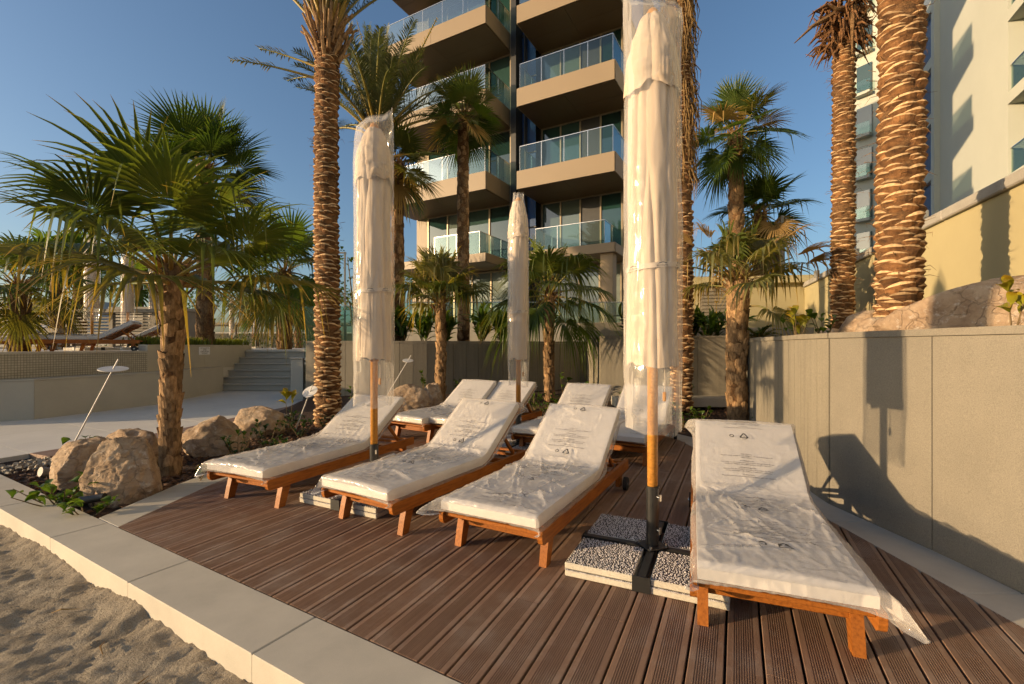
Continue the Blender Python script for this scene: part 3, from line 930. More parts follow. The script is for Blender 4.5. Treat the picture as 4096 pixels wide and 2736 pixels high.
def make_cushion(root, ang):
    nl, nx = 40, 8
    L = np.linspace(0, SEAT + BACK, nl)
    V = []; xs = np.linspace(-CW / 2, CW / 2, nx)
    ring = [(x, CT) for x in xs] + [(x, 0.0) for x in xs[::-1]]
    for l in L:
        e = min(l, SEAT + BACK - l)
        k = float(smooth01(e / 0.03)) * 0.35 + 0.65
        for x, h in ring:
            xx = x * (0.985 if h in (0.0, CT) and abs(x) > CW / 2 - 1e-6 else 1.0)
            V.append(top_point(np.array(xx), np.array(l), ang, CT / 2 + (h - CT / 2) * k))
    V = np.array(V).reshape(-1, 3)
    n = len(ring)
    F = [tuple(f) for f in grid_faces(nl, n, True)] + [tuple(range(n)), tuple(range((nl - 1) * n, nl * n))[::-1]]
    me = bpy.data.meshes.new('cushion'); me.from_pydata(V.tolist(), [], F); me.materials.append(M_PAD)
    o = bpy.data.objects.new('cushion', me); o.parent = root; COL.objects.link(o)
    return o

def cover_fn(ang, seed, tails=(), flare=0.0, nfold=34, loose=1.0):
    """returns f(t, l) -> points of the plastic bag: t runs across, l along; both run over the edges and down"""
    rg = np.random.RandomState(seed)
    folds = []
    for k in range(nfold):                       # tension folds, many starting at the crease and at the corners
        m = rg.randint(4)
        if m == 0: a = (rg.choice([-1, 1]) * CW * 0.5, SEAT + rg.uniform(-0.12, 0.1)); b = (rg.uniform(-0.3, 0.3), rg.uniform(0.0, SEAT * 0.8))
        elif m == 1: a = (rg.uniform(-0.3, 0.3), SEAT + rg.uniform(-0.05, 0.05)); b = (a[0] + rg.uniform(-0.25, 0.25), a[1] + rg.uniform(0.2, 0.7) * rg.choice([-1, -1, 1]))
        elif m == 2: a = (rg.choice([-1, 1]) * CW * 0.5, rg.uniform(0.0, SEAT)); b = (a[0] * rg.uniform(-0.4, 0.6), a[1] + rg.uniform(-0.4, 0.4))
        else: a = (rg.uniform(-0.3, 0.3), rg.uniform(0, 1.9)); b = (a[0] + rg.uniform(-0.2, 0.2), a[1] + rg.uniform(-0.35, 0.35))
        folds.append((a, b, rg.uniform(0.005, 0.019) * loose, rg.uniform(0.005, 0.013)))
    Ltot = SEAT + BACK
    rad = 0.022
    hw = CW / 2 + 0.008
    def down(d):
        """edge rollover: distance past the edge -> (outward, drop)"""
        q = rad * math.pi / 2
        th = np.clip(d / rad, 0, math.pi / 2)
        zm = CT - 0.006
        st = np.maximum(d - q, 0)
        o_ = rad * np.sin(th) - 0.9 * np.maximum(st - zm, 0); z_ = rad * (1 - np.cos(th))
        return o_, z_ + np.minimum(st, zm) + 0.12 * np.maximum(st - zm, 0)
    def f(t, l, off=0.0):
        t = np.asarray(t, float); l = np.asarray(l, float)
        flat = hw - rad
        dx = np.maximum(np.abs(t) - flat, 0); ox, zx = down(dx)
        x = np.sign(t) * (np.minimum(np.abs(t), flat) + ox)
        df = np.maximum(-(l - rad), 0); of, zf = down(df)
        dh = np.maximum(l - (Ltot - rad), 0); oh, zh = down(dh)
        lc = np.where(df > 0, rad - of, np.where(dh > 0, Ltot - rad + oh, l))
        drop = np.maximum(np.maximum(zx, zf), zh) + 0.25 * np.minimum(np.maximum(zx, zf), np.maximum(zx, zh))
        h = CT + 0.010 + 0.012 * np.exp(-((t) / 0.26) ** 2)
        # wrinkles
        w = np.zeros_like(x + lc)
        calm = np.where(l > SEAT + 0.12, 0.45, 1.0)
        for (a, b, amp, wid) in folds:
            ax, al = a; bx, bl = b
            ex, el = bx - ax, bl - al; LL = ex * ex + el * el + 1e-9
            q = ((t - ax) * ex + (l - al) * el) / LL
            d = np.abs((t - ax) * el - (l - al) * ex) / math.sqrt(LL) + 0.012 * vnoise(t * 9, l * 9, 0, seed)
            env = np.clip(1 - np.abs(q * 2 - 1), 0, 1) ** 0.6
            w += amp * env * np.exp(-(d / wid) ** 2) * np.where(l > SEAT + 0.1, 0.5, 1.0)
        w += 0.004 * (ridged(t * 7 + l * 2, l * 5 - t * 3, 0, seed + 3) - 0.5) * loose * calm
        w += 0.0055 * np.clip(ridged(t * 13 - l * 6, l * 7 + t * 8, 0, seed + 5) - 0.72, 0, 1) * 3.0 * calm
        w += 0.0016 * vnoise(t * 45, l * 32, 0, seed + 8)
        w += 0.006 * np.clip(ridged(t * 26, l * 15, 0, seed + 13) - 0.5, 0, 1) * np.exp(-(np.maximum(l, 0) / 0.10) ** 2)
        w += 0.030 * loose * np.exp(-((l - SEAT) / 0.07) ** 2) * (0.55 + 0.45 * vnoise(t * 5, 0, 0, seed + 1))
        side = smooth01((dx + df + dh) / 0.05)
        P = top_point(x, lc, ang, 0 * drop + h + w * (1 - 0.3 * side) - drop)
        sw = 0.012 * vnoise(l * 7, t * 3, 0, seed + 11) * side + 0.010 * side
        P[..., 0] += np.sign(t) * sw * np.clip(dx / 0.03, 0, 1)
        P[..., 1] -= sw * np.clip(df / 0.03, 0, 1)
        if flare:
            k = smooth01((t - flat + 0.01) / 0.05) * smooth01((1.25 - l) / 1.3)
            P[..., 0] += k * flare
            P[..., 2] += k * flare * 0.10 * (1 + vnoise(l * 4, 0, 0, seed))
        for (sx, sl, ax_, ay_, az_, r) in tails:      # loose corners of the bag pulled out
            k = smooth01(1 - np.sqrt((t - sx) ** 2 + (l - sl) ** 2) / r) ** 0.85
            P[..., 0] += k * ax_; P[..., 1] += k * ay_; P[..., 2] += k * az_
        if np.any(off):
            P[..., 2] += off * math.cos(math.radians(ang)); P[..., 1] -= off * np.where(l > SEAT, math.sin(math.radians(ang)), 0)
        return P
    return f

def lounger(label, mid, head, ang=35.0, seed=1, tails=(), flare=0.0, prints=(), detail=1.0, group='sun loungers on the deck', z=0.0, loose=1.0, wheels=True):
    rz = math.atan2(head[1], head[0]) - math.pi / 2
    r = thing('sun_lounger', label, 'sun lounger', (mid[0], mid[1], z), rz, group)
    RX = 0.362
    y0, y1 = -0.17, 1.84
    for sx in (-1, 1):                                # long side rails with rounded foot ends
        mb = MB()
        pts = [(y0 + 0.03, 0.185), (y0 + 0.008, 0.20), (y0, 0.225), (y0, 0.262), (y0 + 0.01, 0.272), (y1, 0.272), (y1, 0.195), (y1 - 0.01, 0.185)]
        n = len(pts); w = 0.032
        vs = [(sx * RX - w / 2, y, zz) for y, zz in pts] + [(sx * RX + w / 2, y, zz) for y, zz in pts]
        mb.add(vs, [tuple(range(n)), tuple(range(2 * n - 1, n - 1, -1))] + [(i, n + i, n + (i + 1) % n, (i + 1) % n) for i in range(n)])
        mb.build('side_rail', M_TEAK, r)
        # splayed, curved front leg
        pr = [(-0.005, 0.0), (0.022, 0.10), (0.05, 0.19), (0.07, 0.262)]
        mb = MB()
        vs = []
        for (yy, zz), wy in zip(pr, (0.066, 0.078, 0.088, 0.092)):
            for xx, dy in ((-0.025, -wy / 2), (0.025, -wy / 2), (0.025, wy / 2), (-0.025, wy / 2)):
                vs.append((sx * (RX - 0.043) + xx, yy + dy, zz))
        fs = [(0, 3, 2, 1), (12, 13, 14, 15)]
        for k in range(3):
            for m in range(4):
                m2 = (m + 1) % 4
                fs.append((4 * k + m, 4 * k + m2, 4 * k + 4 + m2, 4 * k + 4 + m))
        mb.add(vs, fs); mb.build('front_leg', M_TEAK, r)
        MB().bbox((sx * (RX - 0.042), 1.70, 0.15), (0.046, 0.075, 0.22), 0.004).build('rear_leg', M_TEAK, r)
        if wheels:
            mb = MB(); mb.tube([(sx * (RX + 0.0), 1.735, 0.062), (sx * (RX + 0.034), 1.735, 0.062)], 0.062, 16)
            wl = mb.build('wheel', M_RUBBER, r)
            MB().tube([(sx * (RX + 0.034), 1.735, 0.062), (sx * (RX + 0.040), 1.735, 0.062)], 0.018, 10).build('hub', M_STEEL, wl)
    MB().bbox((0, y0 + 0.055, 0.250), (2 * RX - 0.032, 0.06, 0.022), 0.004).build('foot_crossbar', M_TEAK, r)
    MB().bbox((0, 0.035, 0.165), (2 * RX - 0.13, 0.024, 0.062), 0.004).build('leg_stretcher', M_TEAK, r)
    MB().bbox((0, 1.70, 0.14), (2 * RX - 0.13, 0.024, 0.05), 0.004).build('rear_stretcher', M_TEAK, r)
    MB().bbox((0, y1 - 0.03, 0.245), (2 * RX - 0.032, 0.05, 0.024), 0.004).build('head_crossbar', M_TEAK, r)
    yy = y0 + 0.14
    while yy < HINGE - 0.04:                          # seat slats
        MB().box((0, yy, 0.262), (2 * RX - 0.036, 0.055, 0.016)).build('slat', M_TEAK, r); yy += 0.075
    # lifting back: frame, slats, prop
    a = math.radians(ang)
    T = Matrix.Translation((0, HINGE + 0.02, 0.268)) @ Matrix.Rotation(a, 4, 'X')
    bf = MB()
    for sx in (-1, 1): bf.bbox((sx * 0.315, 0.36, 0.0), (0.03, 0.74, 0.034), 0.004, M=T)
    bf.bbox((0, 0.72, 0.0), (0.60, 0.04, 0.03), 0.004, M=T)
    bfo = bf.build('backrest_frame', M_TEAK, r)
    for k in range(8):
        MB().box((0, 0.06 + 0.085 * k, 0.006), (0.60, 0.052, 0.014), M=T).build('backrest_slat', M_TEAK, bfo)
    top = T @ Vector((0, 0.45, -0.01))
    for sx in (-1, 1):
        MB().bar((sx * 0.25, top.y, top.z), (sx * 0.25, top.y + 0.26, 0.235), 0.022, 0.03).build('prop', M_TEAK, r)
    MB().bar((-0.27, top.y + 0.26, 0.225), (0.27, top.y + 0.26, 0.225), 0.022, 0.026).build('prop_bar', M_TEAK, r)
    make_cushion(r, ang)
    # plastic bag over the cushion
    f = cover_fn(ang, seed, tails, flare, int(52 * loose), loose)
    nt_, nl_ = int(78 * detail), int(200 * detail)
    ov = 0.125
    t = np.concatenate([np.linspace(-(CW / 2 + ov), -(CW / 2 - 0.03), 14), np.linspace(-(CW / 2 - 0.03), CW / 2 - 0.03, nt_)[1:-1], np.linspace(CW / 2 - 0.03, CW / 2 + ov, 14)])
    l = np.concatenate([np.linspace(-0.125, 0.03, 16), np.linspace(0.03, SEAT + BACK - 0.03, nl_)[1:-1], np.linspace(SEAT + BACK - 0.03, SEAT + BACK + 0.09, 12)])
    Lg, Tg = np.meshgrid(l, t, indexing='ij')
    P = f(Tg, Lg)
    me = mesh_np('plastic_cover', P.reshape(-1, 3), grid_faces(len(l), len(t))[:, ::-1], M_FILM)
    cv = bpy.data.objects.new('plastic_cover', me); cv.parent = r; COL.objects.link(cv)
    for kind, cx, cl, sc in prints:
        V, F = (TXT_V, TXT_F) if kind == 't' else (REC_V, REC_F)
        q = f(cx + V[:, 0] * sc, cl + V[:, 1] * sc, 0.0035)
        m2 = bpy.data.meshes.new('print'); m2.from_pydata(q.tolist(), [], F); m2.materials.append(M_INK)
        o = bpy.data.objects.new('printed_text' if kind == 't' else 'recycling_mark', m2); o.parent = cv; COL.objects.link(o)
    return r

FRONT = [('t', 0.0, 1.55, 1.0), ('r', 0.02, 1.38, 1.0), ('r', 0.02, 1.92, 0.9), ('t', 0.0, 0.82, 1.0), ('r', 0.02, 0.60, 1.0), ('t', 0.03, 0.16, 0.9)]
lounger('teak lounger with bagged white cushion nearest the boulders, front row left', (-2.27, 4.065), (0.40, 0.917), 34, 11,
        tails=[(-0.45, -0.10, -0.06, -0.05, -0.02, 0.14)], prints=[('t', 0.0, 1.50, 1.0), ('r', 0.02, 1.80, 1.0), ('t', 0.05, 0.75, 1.0), ('r', -0.1, 0.13, 1.0)])
lounger('teak lounger with bagged white cushion, second from the boulders in the front row', (-1.07, 3.54), (0.51, 0.86), 36, 23,
        tails=[(-0.45, -0.10, -0.05, -0.05, -0.02, 0.13), (0.45, SEAT + BACK + 0.06, 0.07, 0.02, -0.02, 0.16)], prints=FRONT)
lounger('teak lounger with bagged white cushion directly left of the big wrapped parasol', (-0.074, 3.046), (0.475, 0.88), 36, 37,
        tails=[(-0.45, -0.10, -0.13, -0.08, 0.015, 0.17), (0.45, SEAT + BACK + 0.06, 0.12, 0.03, -0.01, 0.18)], prints=FRONT, loose=1.15)
lounger('teak lounger beside the grey wall, its plastic bag trailing past the foot corner', (1.246, 2.18), (0.365, 0.931), 33, 41,
        tails=[(0.47, -0.12, 0.10, -0.055, -0.035, 0.20), (-0.45, SEAT + BACK + 0.05, -0.06, 0.0, 0.0, 0.14), (-0.45, -0.10, -0.035, -0.03, 0, 0.1)], flare=0.03,
        prints=[('t', 0.0, 1.50, 1.0), ('r', 0.0, 1.80, 1.0), ('t', 0.0, 1.98, 0.8), ('t', 0.03, 0.96, 0.9), ('r', 0.03, 0.85, 1.0), ('t', 0.03, 0.50, 1.15), ('r', 0.06, 0.30, 1.2)], loose=0.9)
REAR = [('t', 0.0, 1.6, 1.0), ('r', 0.02, 1.42, 1.0), ('t', 0.0, 0.7, 1.0)]
lounger('rear row teak lounger with white bagged cushion beside the central boulder', (-1.45, 6.75), (0.53, 0.85), 34, 53, prints=REAR, detail=0.55)
lounger('rear row teak lounger with white bagged cushion, left of the slim middle parasol', (-0.78, 6.50), (0.53, 0.85), 34, 59, prints=REAR, detail=0.55)
lounger('rear row teak lounger with white bagged cushion, right of the slim middle parasol', (0.40, 5.78), (0.49, 0.87), 35, 61, prints=REAR, detail=0.55,
        tails=[(-0.45, -0.10, -0.08, -0.05, 0, 0.15)])
lounger('rear row teak lounger half hidden behind the big wrapped parasol', (1.25, 5.45), (0.475, 0.88), 35, 67, prints=REAR, detail=0.55)

# ---------------------------------------------------------------- closed parasols in clear bags on weighted bases
def pebble_top(mb, x0, x1, y0, y1, z, step, rg):
    y = y0 + step * 0.5
    row = 0
    while y < y1:
        x = x0 + step * (0.5 + 0.5 * (row % 2))
        while x < x1:
            px, py = x + rg.uniform(-0.3, 0.3) * step, y + rg.uniform(-0.3, 0.3) * step
            r = step * rg.uniform(0.34, 0.54); a = rg.uniform(0, 3.14); e = rg.uniform(0.6, 1.0)
            h = r * rg.uniform(0.6, 1.1)
            vs = []
            for k in range(5):
                t = 2 * math.pi * k / 5
                qx, qy = r * math.cos(t), r * e * math.sin(t)
                vs.append((px + qx * math.cos(a) - qy * math.sin(a), py + qx * math.sin(a) + qy * math.cos(a), z))
            vs.append((px + r * 0.1, py, z + h))
            mb.add(vs, [(k, (k + 1) % 5, 5) for k in range(5)])
            x += step
        y += step * 0.87; row += 1

def parasol(label, loc, rz, top, seed, width=1.0, pebbles=0.0, shape='square', bag_low=0.865, cloth_low=1.25):
    r = thing('parasol', label, 'parasol', (loc[0], loc[1], 0.0), rz, 'closed parasols in clear plastic bags')
    rg = random.Random(seed)
    S = 0.448
    # four pairs of stacked slabs
    for ix in (-1, 1):
        for iy in (-1, 1):
            cx, cy = ix * (S / 2 - 0.003), iy * (S / 2 - 0.003)
            dx, dy = rg.uniform(-0.004, 0.004), rg.uniform(-0.004, 0.004)
            w = S - 0.048
            ox, oy = ix * 0.024, iy * 0.024
            for lv in (0, 1):
                z = 0.0005 + 0.042 * lv
                sl = MB().bbox((cx + ox + dx * lv, cy + oy + dy * lv, z + 0.019), (w, w, 0.037), 0.005).build('slab', M_SLAB, r)
                if lv == 1:
                    MB().box((cx + ox + dx, cy + oy + dy, z + 0.0375), (w - 0.012, w - 0.012, 0.002)).build('grout', M_GROUT, sl)
                if pebbles and lv == 1:
                    mb = MB(); pebble_top(mb, cx + ox - w / 2 + 0.004, cx + ox + w / 2 - 0.004, cy + oy - w / 2 + 0.004, cy + oy + w / 2 - 0.004, z + 0.0385, pebbles, rg)
                    o = mb.build('pebbles', M_PEBBLE, sl); o['kind'] = 'stuff'
                elif pebbles:
                    mb = MB()
                    for sd in (0, 1):
                        for q in range(int(w / 0.011)):
                            u = -w / 2 + 0.011 * (q + 0.5)
                            px, py = (cx + ox + u, cy + oy + iy * (w / 2 - 0.003)) if sd == 0 else (cx + ox + ix * (w / 2 - 0.003), cy + oy + u)
                            rr = rg.uniform(0.004, 0.0075)
                            mb.add([(px - rr, py - rr, z + 0.037), (px + rr, py - rr, z + 0.037), (px + rr, py + rr, z + 0.037), (px - rr, py + rr, z + 0.037), (px, py, z + 0.037 + rr * 0.9)],
                                   [(0, 1, 4), (1, 2, 4), (2, 3, 4), (3, 0, 4)])
                    o = mb.build('pebbles', M_PEBBLE, sl); o['kind'] = 'stuff'
                elif lv == 1:
                    mb = MB(); pebble_top(mb, cx + ox - w / 2 + 0.004, cx + ox + w / 2 - 0.004, cy + oy - w / 2 + 0.004, cy + oy + w / 2 - 0.004, z + 0.0385, 0.016, rg)
                    o = mb.build('pebbles', M_PEBBLE, sl); o['kind'] = 'stuff'
    # steel cross with down-turned end plates
    for ax in (0, 1):
        for sg in (-1, 1):
            d = Vector((sg, 0, 0)) if ax == 0 else Vector((0, sg, 0))
            MB().bar(d * 0.03 + Vector((0, 0, 0.068)), d * (S + 0.002) + Vector((0, 0, 0.068)), 0.044, 0.036).build('base_arm', M_BLACK, r)
            p = d * (S + 0.006)
            mb = MB(); mb.bbox((p.x, p.y, 0.048), (0.006 if ax == 0 else 0.10, 0.10 if ax == 0 else 0.006, 0.088), 0.001)
            mb.build('end_plate', M_BLACK, r)
    MB().bbox((0, 0, 0.0915), (0.15, 0.15, 0.008), 0.002, rz=math.radians(45)).build('hub_plate', M_BLACK, r)
    for k in range(4):
        t = math.radians(90 * k)
        MB().tube([(0.085 * math.cos(t), 0.085 * math.sin(t), 0.0955), (0.085 * math.cos(t), 0.085 * math.sin(t), 0.112)], 0.009, 6).build('bolt', M_STEEL, r)
    mb = MB(); mb.tube([(0, 0, 0.0955), (0, 0, 0.47)], 0.040, 20); mb.tube([(0, 0, 0.462), (0, 0, 0.473)], 0.043, 20)
    mb.build('sleeve', M_BLACK, r)
    for zz in (0.20, 0.41):
        a = -rz - 1.05
        d = Vector((math.cos(a), math.sin(a), 0))
        mb = MB(); mb.tube([d * 0.036 + Vector((0, 0, zz)), d * 0.062 + Vector((0, 0, zz))], 0.007, 8)
        mb.bar(d * 0.062 + Vector((0, 0, zz - 0.02)), d * 0.064 + Vector((0, 0, zz + 0.02)), 0.012, 0.01)
        mb.build('clamp_screw', M_STEEL, r)
    MB().tube([(0, 0, 0.473), (0, 0, top - 0.10)], 0.033, 20).build('pole', M_POLE, r, smooth=True)
    MB().tube([(0, 0, cloth_low - 0.02), (0, 0, cloth_low + 0.06)], [0.042, 0.048], 16).build('runner_hub', M_POLE, r)
    MB().tube([(0, 0, top - 0.16), (0, 0, top - 0.11), (0, 0, top - 0.07), (0, 0, top - 0.05)], [0.045, 0.05, 0.03, 0.008], 14).build('finial', M_POLE, r)
    # folded canopy: deep vertical pleats, with a flap tier over the top fifth
    def tier(name, z0, z1, r0, r1, npl, depth, sd, hem=0.0, pw=1.1):
        nz, na = 60, 192
        zz = np.linspace(0, 1, nz)[:, None]; aa = np.linspace(0, 2 * np.pi, na, endpoint=False)[None, :]
        z = z0 + (z1 - z0) * zz
        rad_ = r0 + (r1 - r0) * zz ** pw
        sway = 0.5 * vnoise(zz * 1.6 + 0 * aa, 0 * aa, 0, sd)
        w = np.abs(np.sin((aa + sway + 0.6 * vnoise(np.cos(aa) * 2, np.sin(aa) * 2, zz * 0.7, sd + 1)) * npl / 2)) ** 0.7
        g = 0.5 + 0.5 * vnoise(np.cos(aa) * 1.4, np.sin(aa) * 1.4, zz * 1.2, sd + 2)
        rr = rad_ * (1 - depth * (1 - w) * (0.35 + 0.65 * g)) + 0.007 * vnoise(np.cos(aa) * 3, np.sin(aa) * 3, zz * 14, sd + 4) + 0.005 * (ridged(np.cos(aa) * 7, np.sin(aa) * 7, zz * 5, sd + 6) - 0.6)
        zz2 = z + hem * (vnoise(np.cos(aa) * 3, np.sin(aa) * 3, 0, sd + 5)) * (1 - zz) ** 6
        V = np.stack([rr * np.cos(aa), rr * np.sin(aa), zz2 + 0 * aa], -1).reshape(-1, 3)
        me = mesh_np(name, V, grid_faces(nz, na, True), M_CANVAS)
        o = bpy.data.objects.new(name, me); o.parent = r; COL.objects.link(o)
        return o
    wd = width
    cv = tier('canopy', cloth_low, top - 0.40, 0.166 * wd, 0.154 * wd, 7, 0.22, seed, 0.022)
    tier('canopy_flap', top - 0.62, top - 0.12, 0.184 * wd, 0.070, 4, 0.16, seed + 9, 0.03, 2.4)
    # overlapping panel ends at the hem, with the dark rib tips showing
    for k in range(8):
        t = 2 * math.pi * k / 8 + 0.2
        d = Vector((math.cos(t), math.sin(t), 0))
        MB().bar(d * 0.085 * wd + Vector((0, 0, cloth_low - 0.006 + 0.008 * (k % 3))), d * 0.10 * wd + Vector((0, 0, cloth_low + 0.08)), 0.020, 0.028).build('rib_tip', M_GREYMETAL, r)
    # strap round the middle
    zs = cloth_low + 0.62
    mb = MB()
    na = 64
    def strap_r(a):
        return 0.172 * wd + 0.003 * math.sin(3 * a)
    vs, fs = [], []
    for k in range(na):
        a = 2 * math.pi * k / na
        for dz in (-0.016, 0.016):
            vs.append((strap_r(a) * math.cos(a), strap_r(a) * math.sin(a), zs + dz + 0.012 * math.sin(a + 1)))
    for k in range(na):
        k2 = (k + 1) % na
        fs.append((2 * k, 2 * k2, 2 * k2 + 1, 2 * k + 1))
    st = mb.add(vs, fs).build('strap', M_TAPE, r)
    tv, tf = text_mesh('scolaro.', 0.024, 'CENTER', res=2)
    for ac in (-rz - math.pi / 2 + 0.08, -rz - math.pi / 2 + 0.95, -rz - math.pi / 2 - 1.1):
        V = list(tv); F = list(tf)
        ar = [(-0.030, 0.018, 0), (0.030, 0.018, 0), (0.018, 0.026, 0), (0.0, 0.030, 0), (-0.018, 0.026, 0)]
        b0 = len(V); V += [np.array(p) for p in ar]; F.append((b0, b0 + 1, b0 + 2, b0 + 3, b0 + 4))
        out = []
        for p in V:
            a = ac + p[0] / (0.163 * wd)
            out.append(((strap_r(a) + 0.002) * math.cos(a), (strap_r(a) + 0.002) * math.sin(a), zs - 0.010 + p[1] * 0.9 + 0.012 * math.sin(a + 1)))
        MB().add(out, F).build('printed_logo', M_INK, st)
    # clear bag
    nz, na = 130, 110
    zz = np.linspace(0, 1, nz)[:, None]; aa = np.linspace(0, 2 * np.pi, na, endpoint=False)[None, :]
    z = bag_low + (top - bag_low) * zz
    rr = 0.188 * wd * (1 - 0.04 * zz) + 0 * aa
    flat = 1 - 0.32 * smooth01((zz - 0.86) / 0.14)                         # the sealed top is squeezed flat
    ex = 1 + 0.10 * smooth01((zz - 0.86) / 0.14)
    if shape == 'taper': ex = 1 - 0.5 * smooth01((zz - 0.78) / 0.22) ** 1.3
    if shape == 'slant': ex = 1 - 0.06 * smooth01((zz - 0.9) / 0.1)
    rr = rr * (1 + 0.05 * vnoise(np.cos(aa) * 1.3, np.sin(aa) * 1.3, zz * 5, seed + 20)) + 0.009 * (ridged(np.cos(aa) * 4, np.sin(aa) * 4, zz * 9, seed + 21) - 0.5)
    rr = rr + 0.006 * (ridged(np.cos(aa) * 9, np.sin(aa) * 9, zz * 26, seed + 22) - 0.5)
    low = smooth01((0.15 - zz) / 0.15)
    rr = rr * (1 - 0.08 * low + 0.12 * low * vnoise(np.cos(aa) * 1.5, np.sin(aa) * 1.5, zz * 3, seed + 23))
    ca_, sa_ = np.cos(-rz), np.sin(-rz)
    bx, by = rr * np.cos(aa) * ex, rr * np.sin(aa) * flat
    by = by * (1 - 0.75 * smooth01((zz - 0.955) / 0.045))
    zj = z + 0.02 * smooth01((zz - 0.86) / 0.14) * vnoise(np.cos(aa) * 3, np.sin(aa) * 3, 0, seed + 40) + 0.06 * smooth01((zz - 0.86) / 0.14) * np.sign(np.cos(aa)) * np.cos(aa) ** 2 * (-1 if shape == 'square' else (0 if shape == 'taper' else 1.3)) - 0.03 * low * (1 + vnoise(np.cos(aa) * 2, np.sin(aa) * 2, 0, seed + 30))
    V = np.stack([bx * ca_ - by * sa_, bx * sa_ + by * ca_, zj], -1).reshape(-1, 3)
    F = [tuple(f) for f in grid_faces(nz, na, True)] + [tuple(range((nz - 1) * na, nz * na))]
    me = bpy.data.meshes.new('plastic_bag'); me.from_pydata(V.tolist(), [], F); me.materials.append(M_BAG)
    me.polygons.foreach_set('use_smooth', [True] * len(F)); me.update()
    o = bpy.data.objects.new('plastic_bag', me); o.parent = r; COL.objects.link(o)
    # hanging pull cord with its wooden toggle
    d = Vector((math.cos(-rz - 0.55), math.sin(-rz - 0.55), 0)) * 0.075
    mb = MB(); mb.tube([d + Vector((0, 0, cloth_low)), d + Vector((0.004, 0, cloth_low - 0.10)), d + Vector((0, 0.003, cloth_low - 0.17))], 0.003, 6)
    cd = mb.build('pull_cord', M_TAPE, r)
    MB().bbox((d.x, d.y, cloth_low - 0.20), (0.02, 0.02, 0.06), 0.004).build('toggle', M_POLE, cd)
    return r

parasol('tall closed parasol in clear bag standing left of the wall-side lounger, nearest the camera', (0.905, 2.972), -0.43, 3.60, 8, 0.96, 0.0155, 'square')
parasol('closed parasol in clear bag between the two left loungers of the front row', (-1.27, 4.25), -0.47, 3.48, 5, 0.96, 0.016, 'slant')
parasol('slim closed parasol in clear bag in the middle, behind the front row', (0.085, 6.15), -0.48, 3.41, 3, 0.76, 0.0, 'taper', bag_low=0.875, cloth_low=1.20)

# ---------------------------------------------------------------- palms
ZUP = np.array([0, 0, 1.0])
def unit(v): return v / (np.linalg.norm(v) + 1e-9)

def petiole_path(B, az, el, L, sag, n=7):
    d = np.array([math.cos(el) * math.cos(az), math.cos(el) * math.sin(az), math.sin(el)])
    t = np.linspace(0, 1, n)[:, None]
    P = B + d * L * t - ZUP * sag * L * t ** 2
    return P, unit(P[-1] - P[-2])

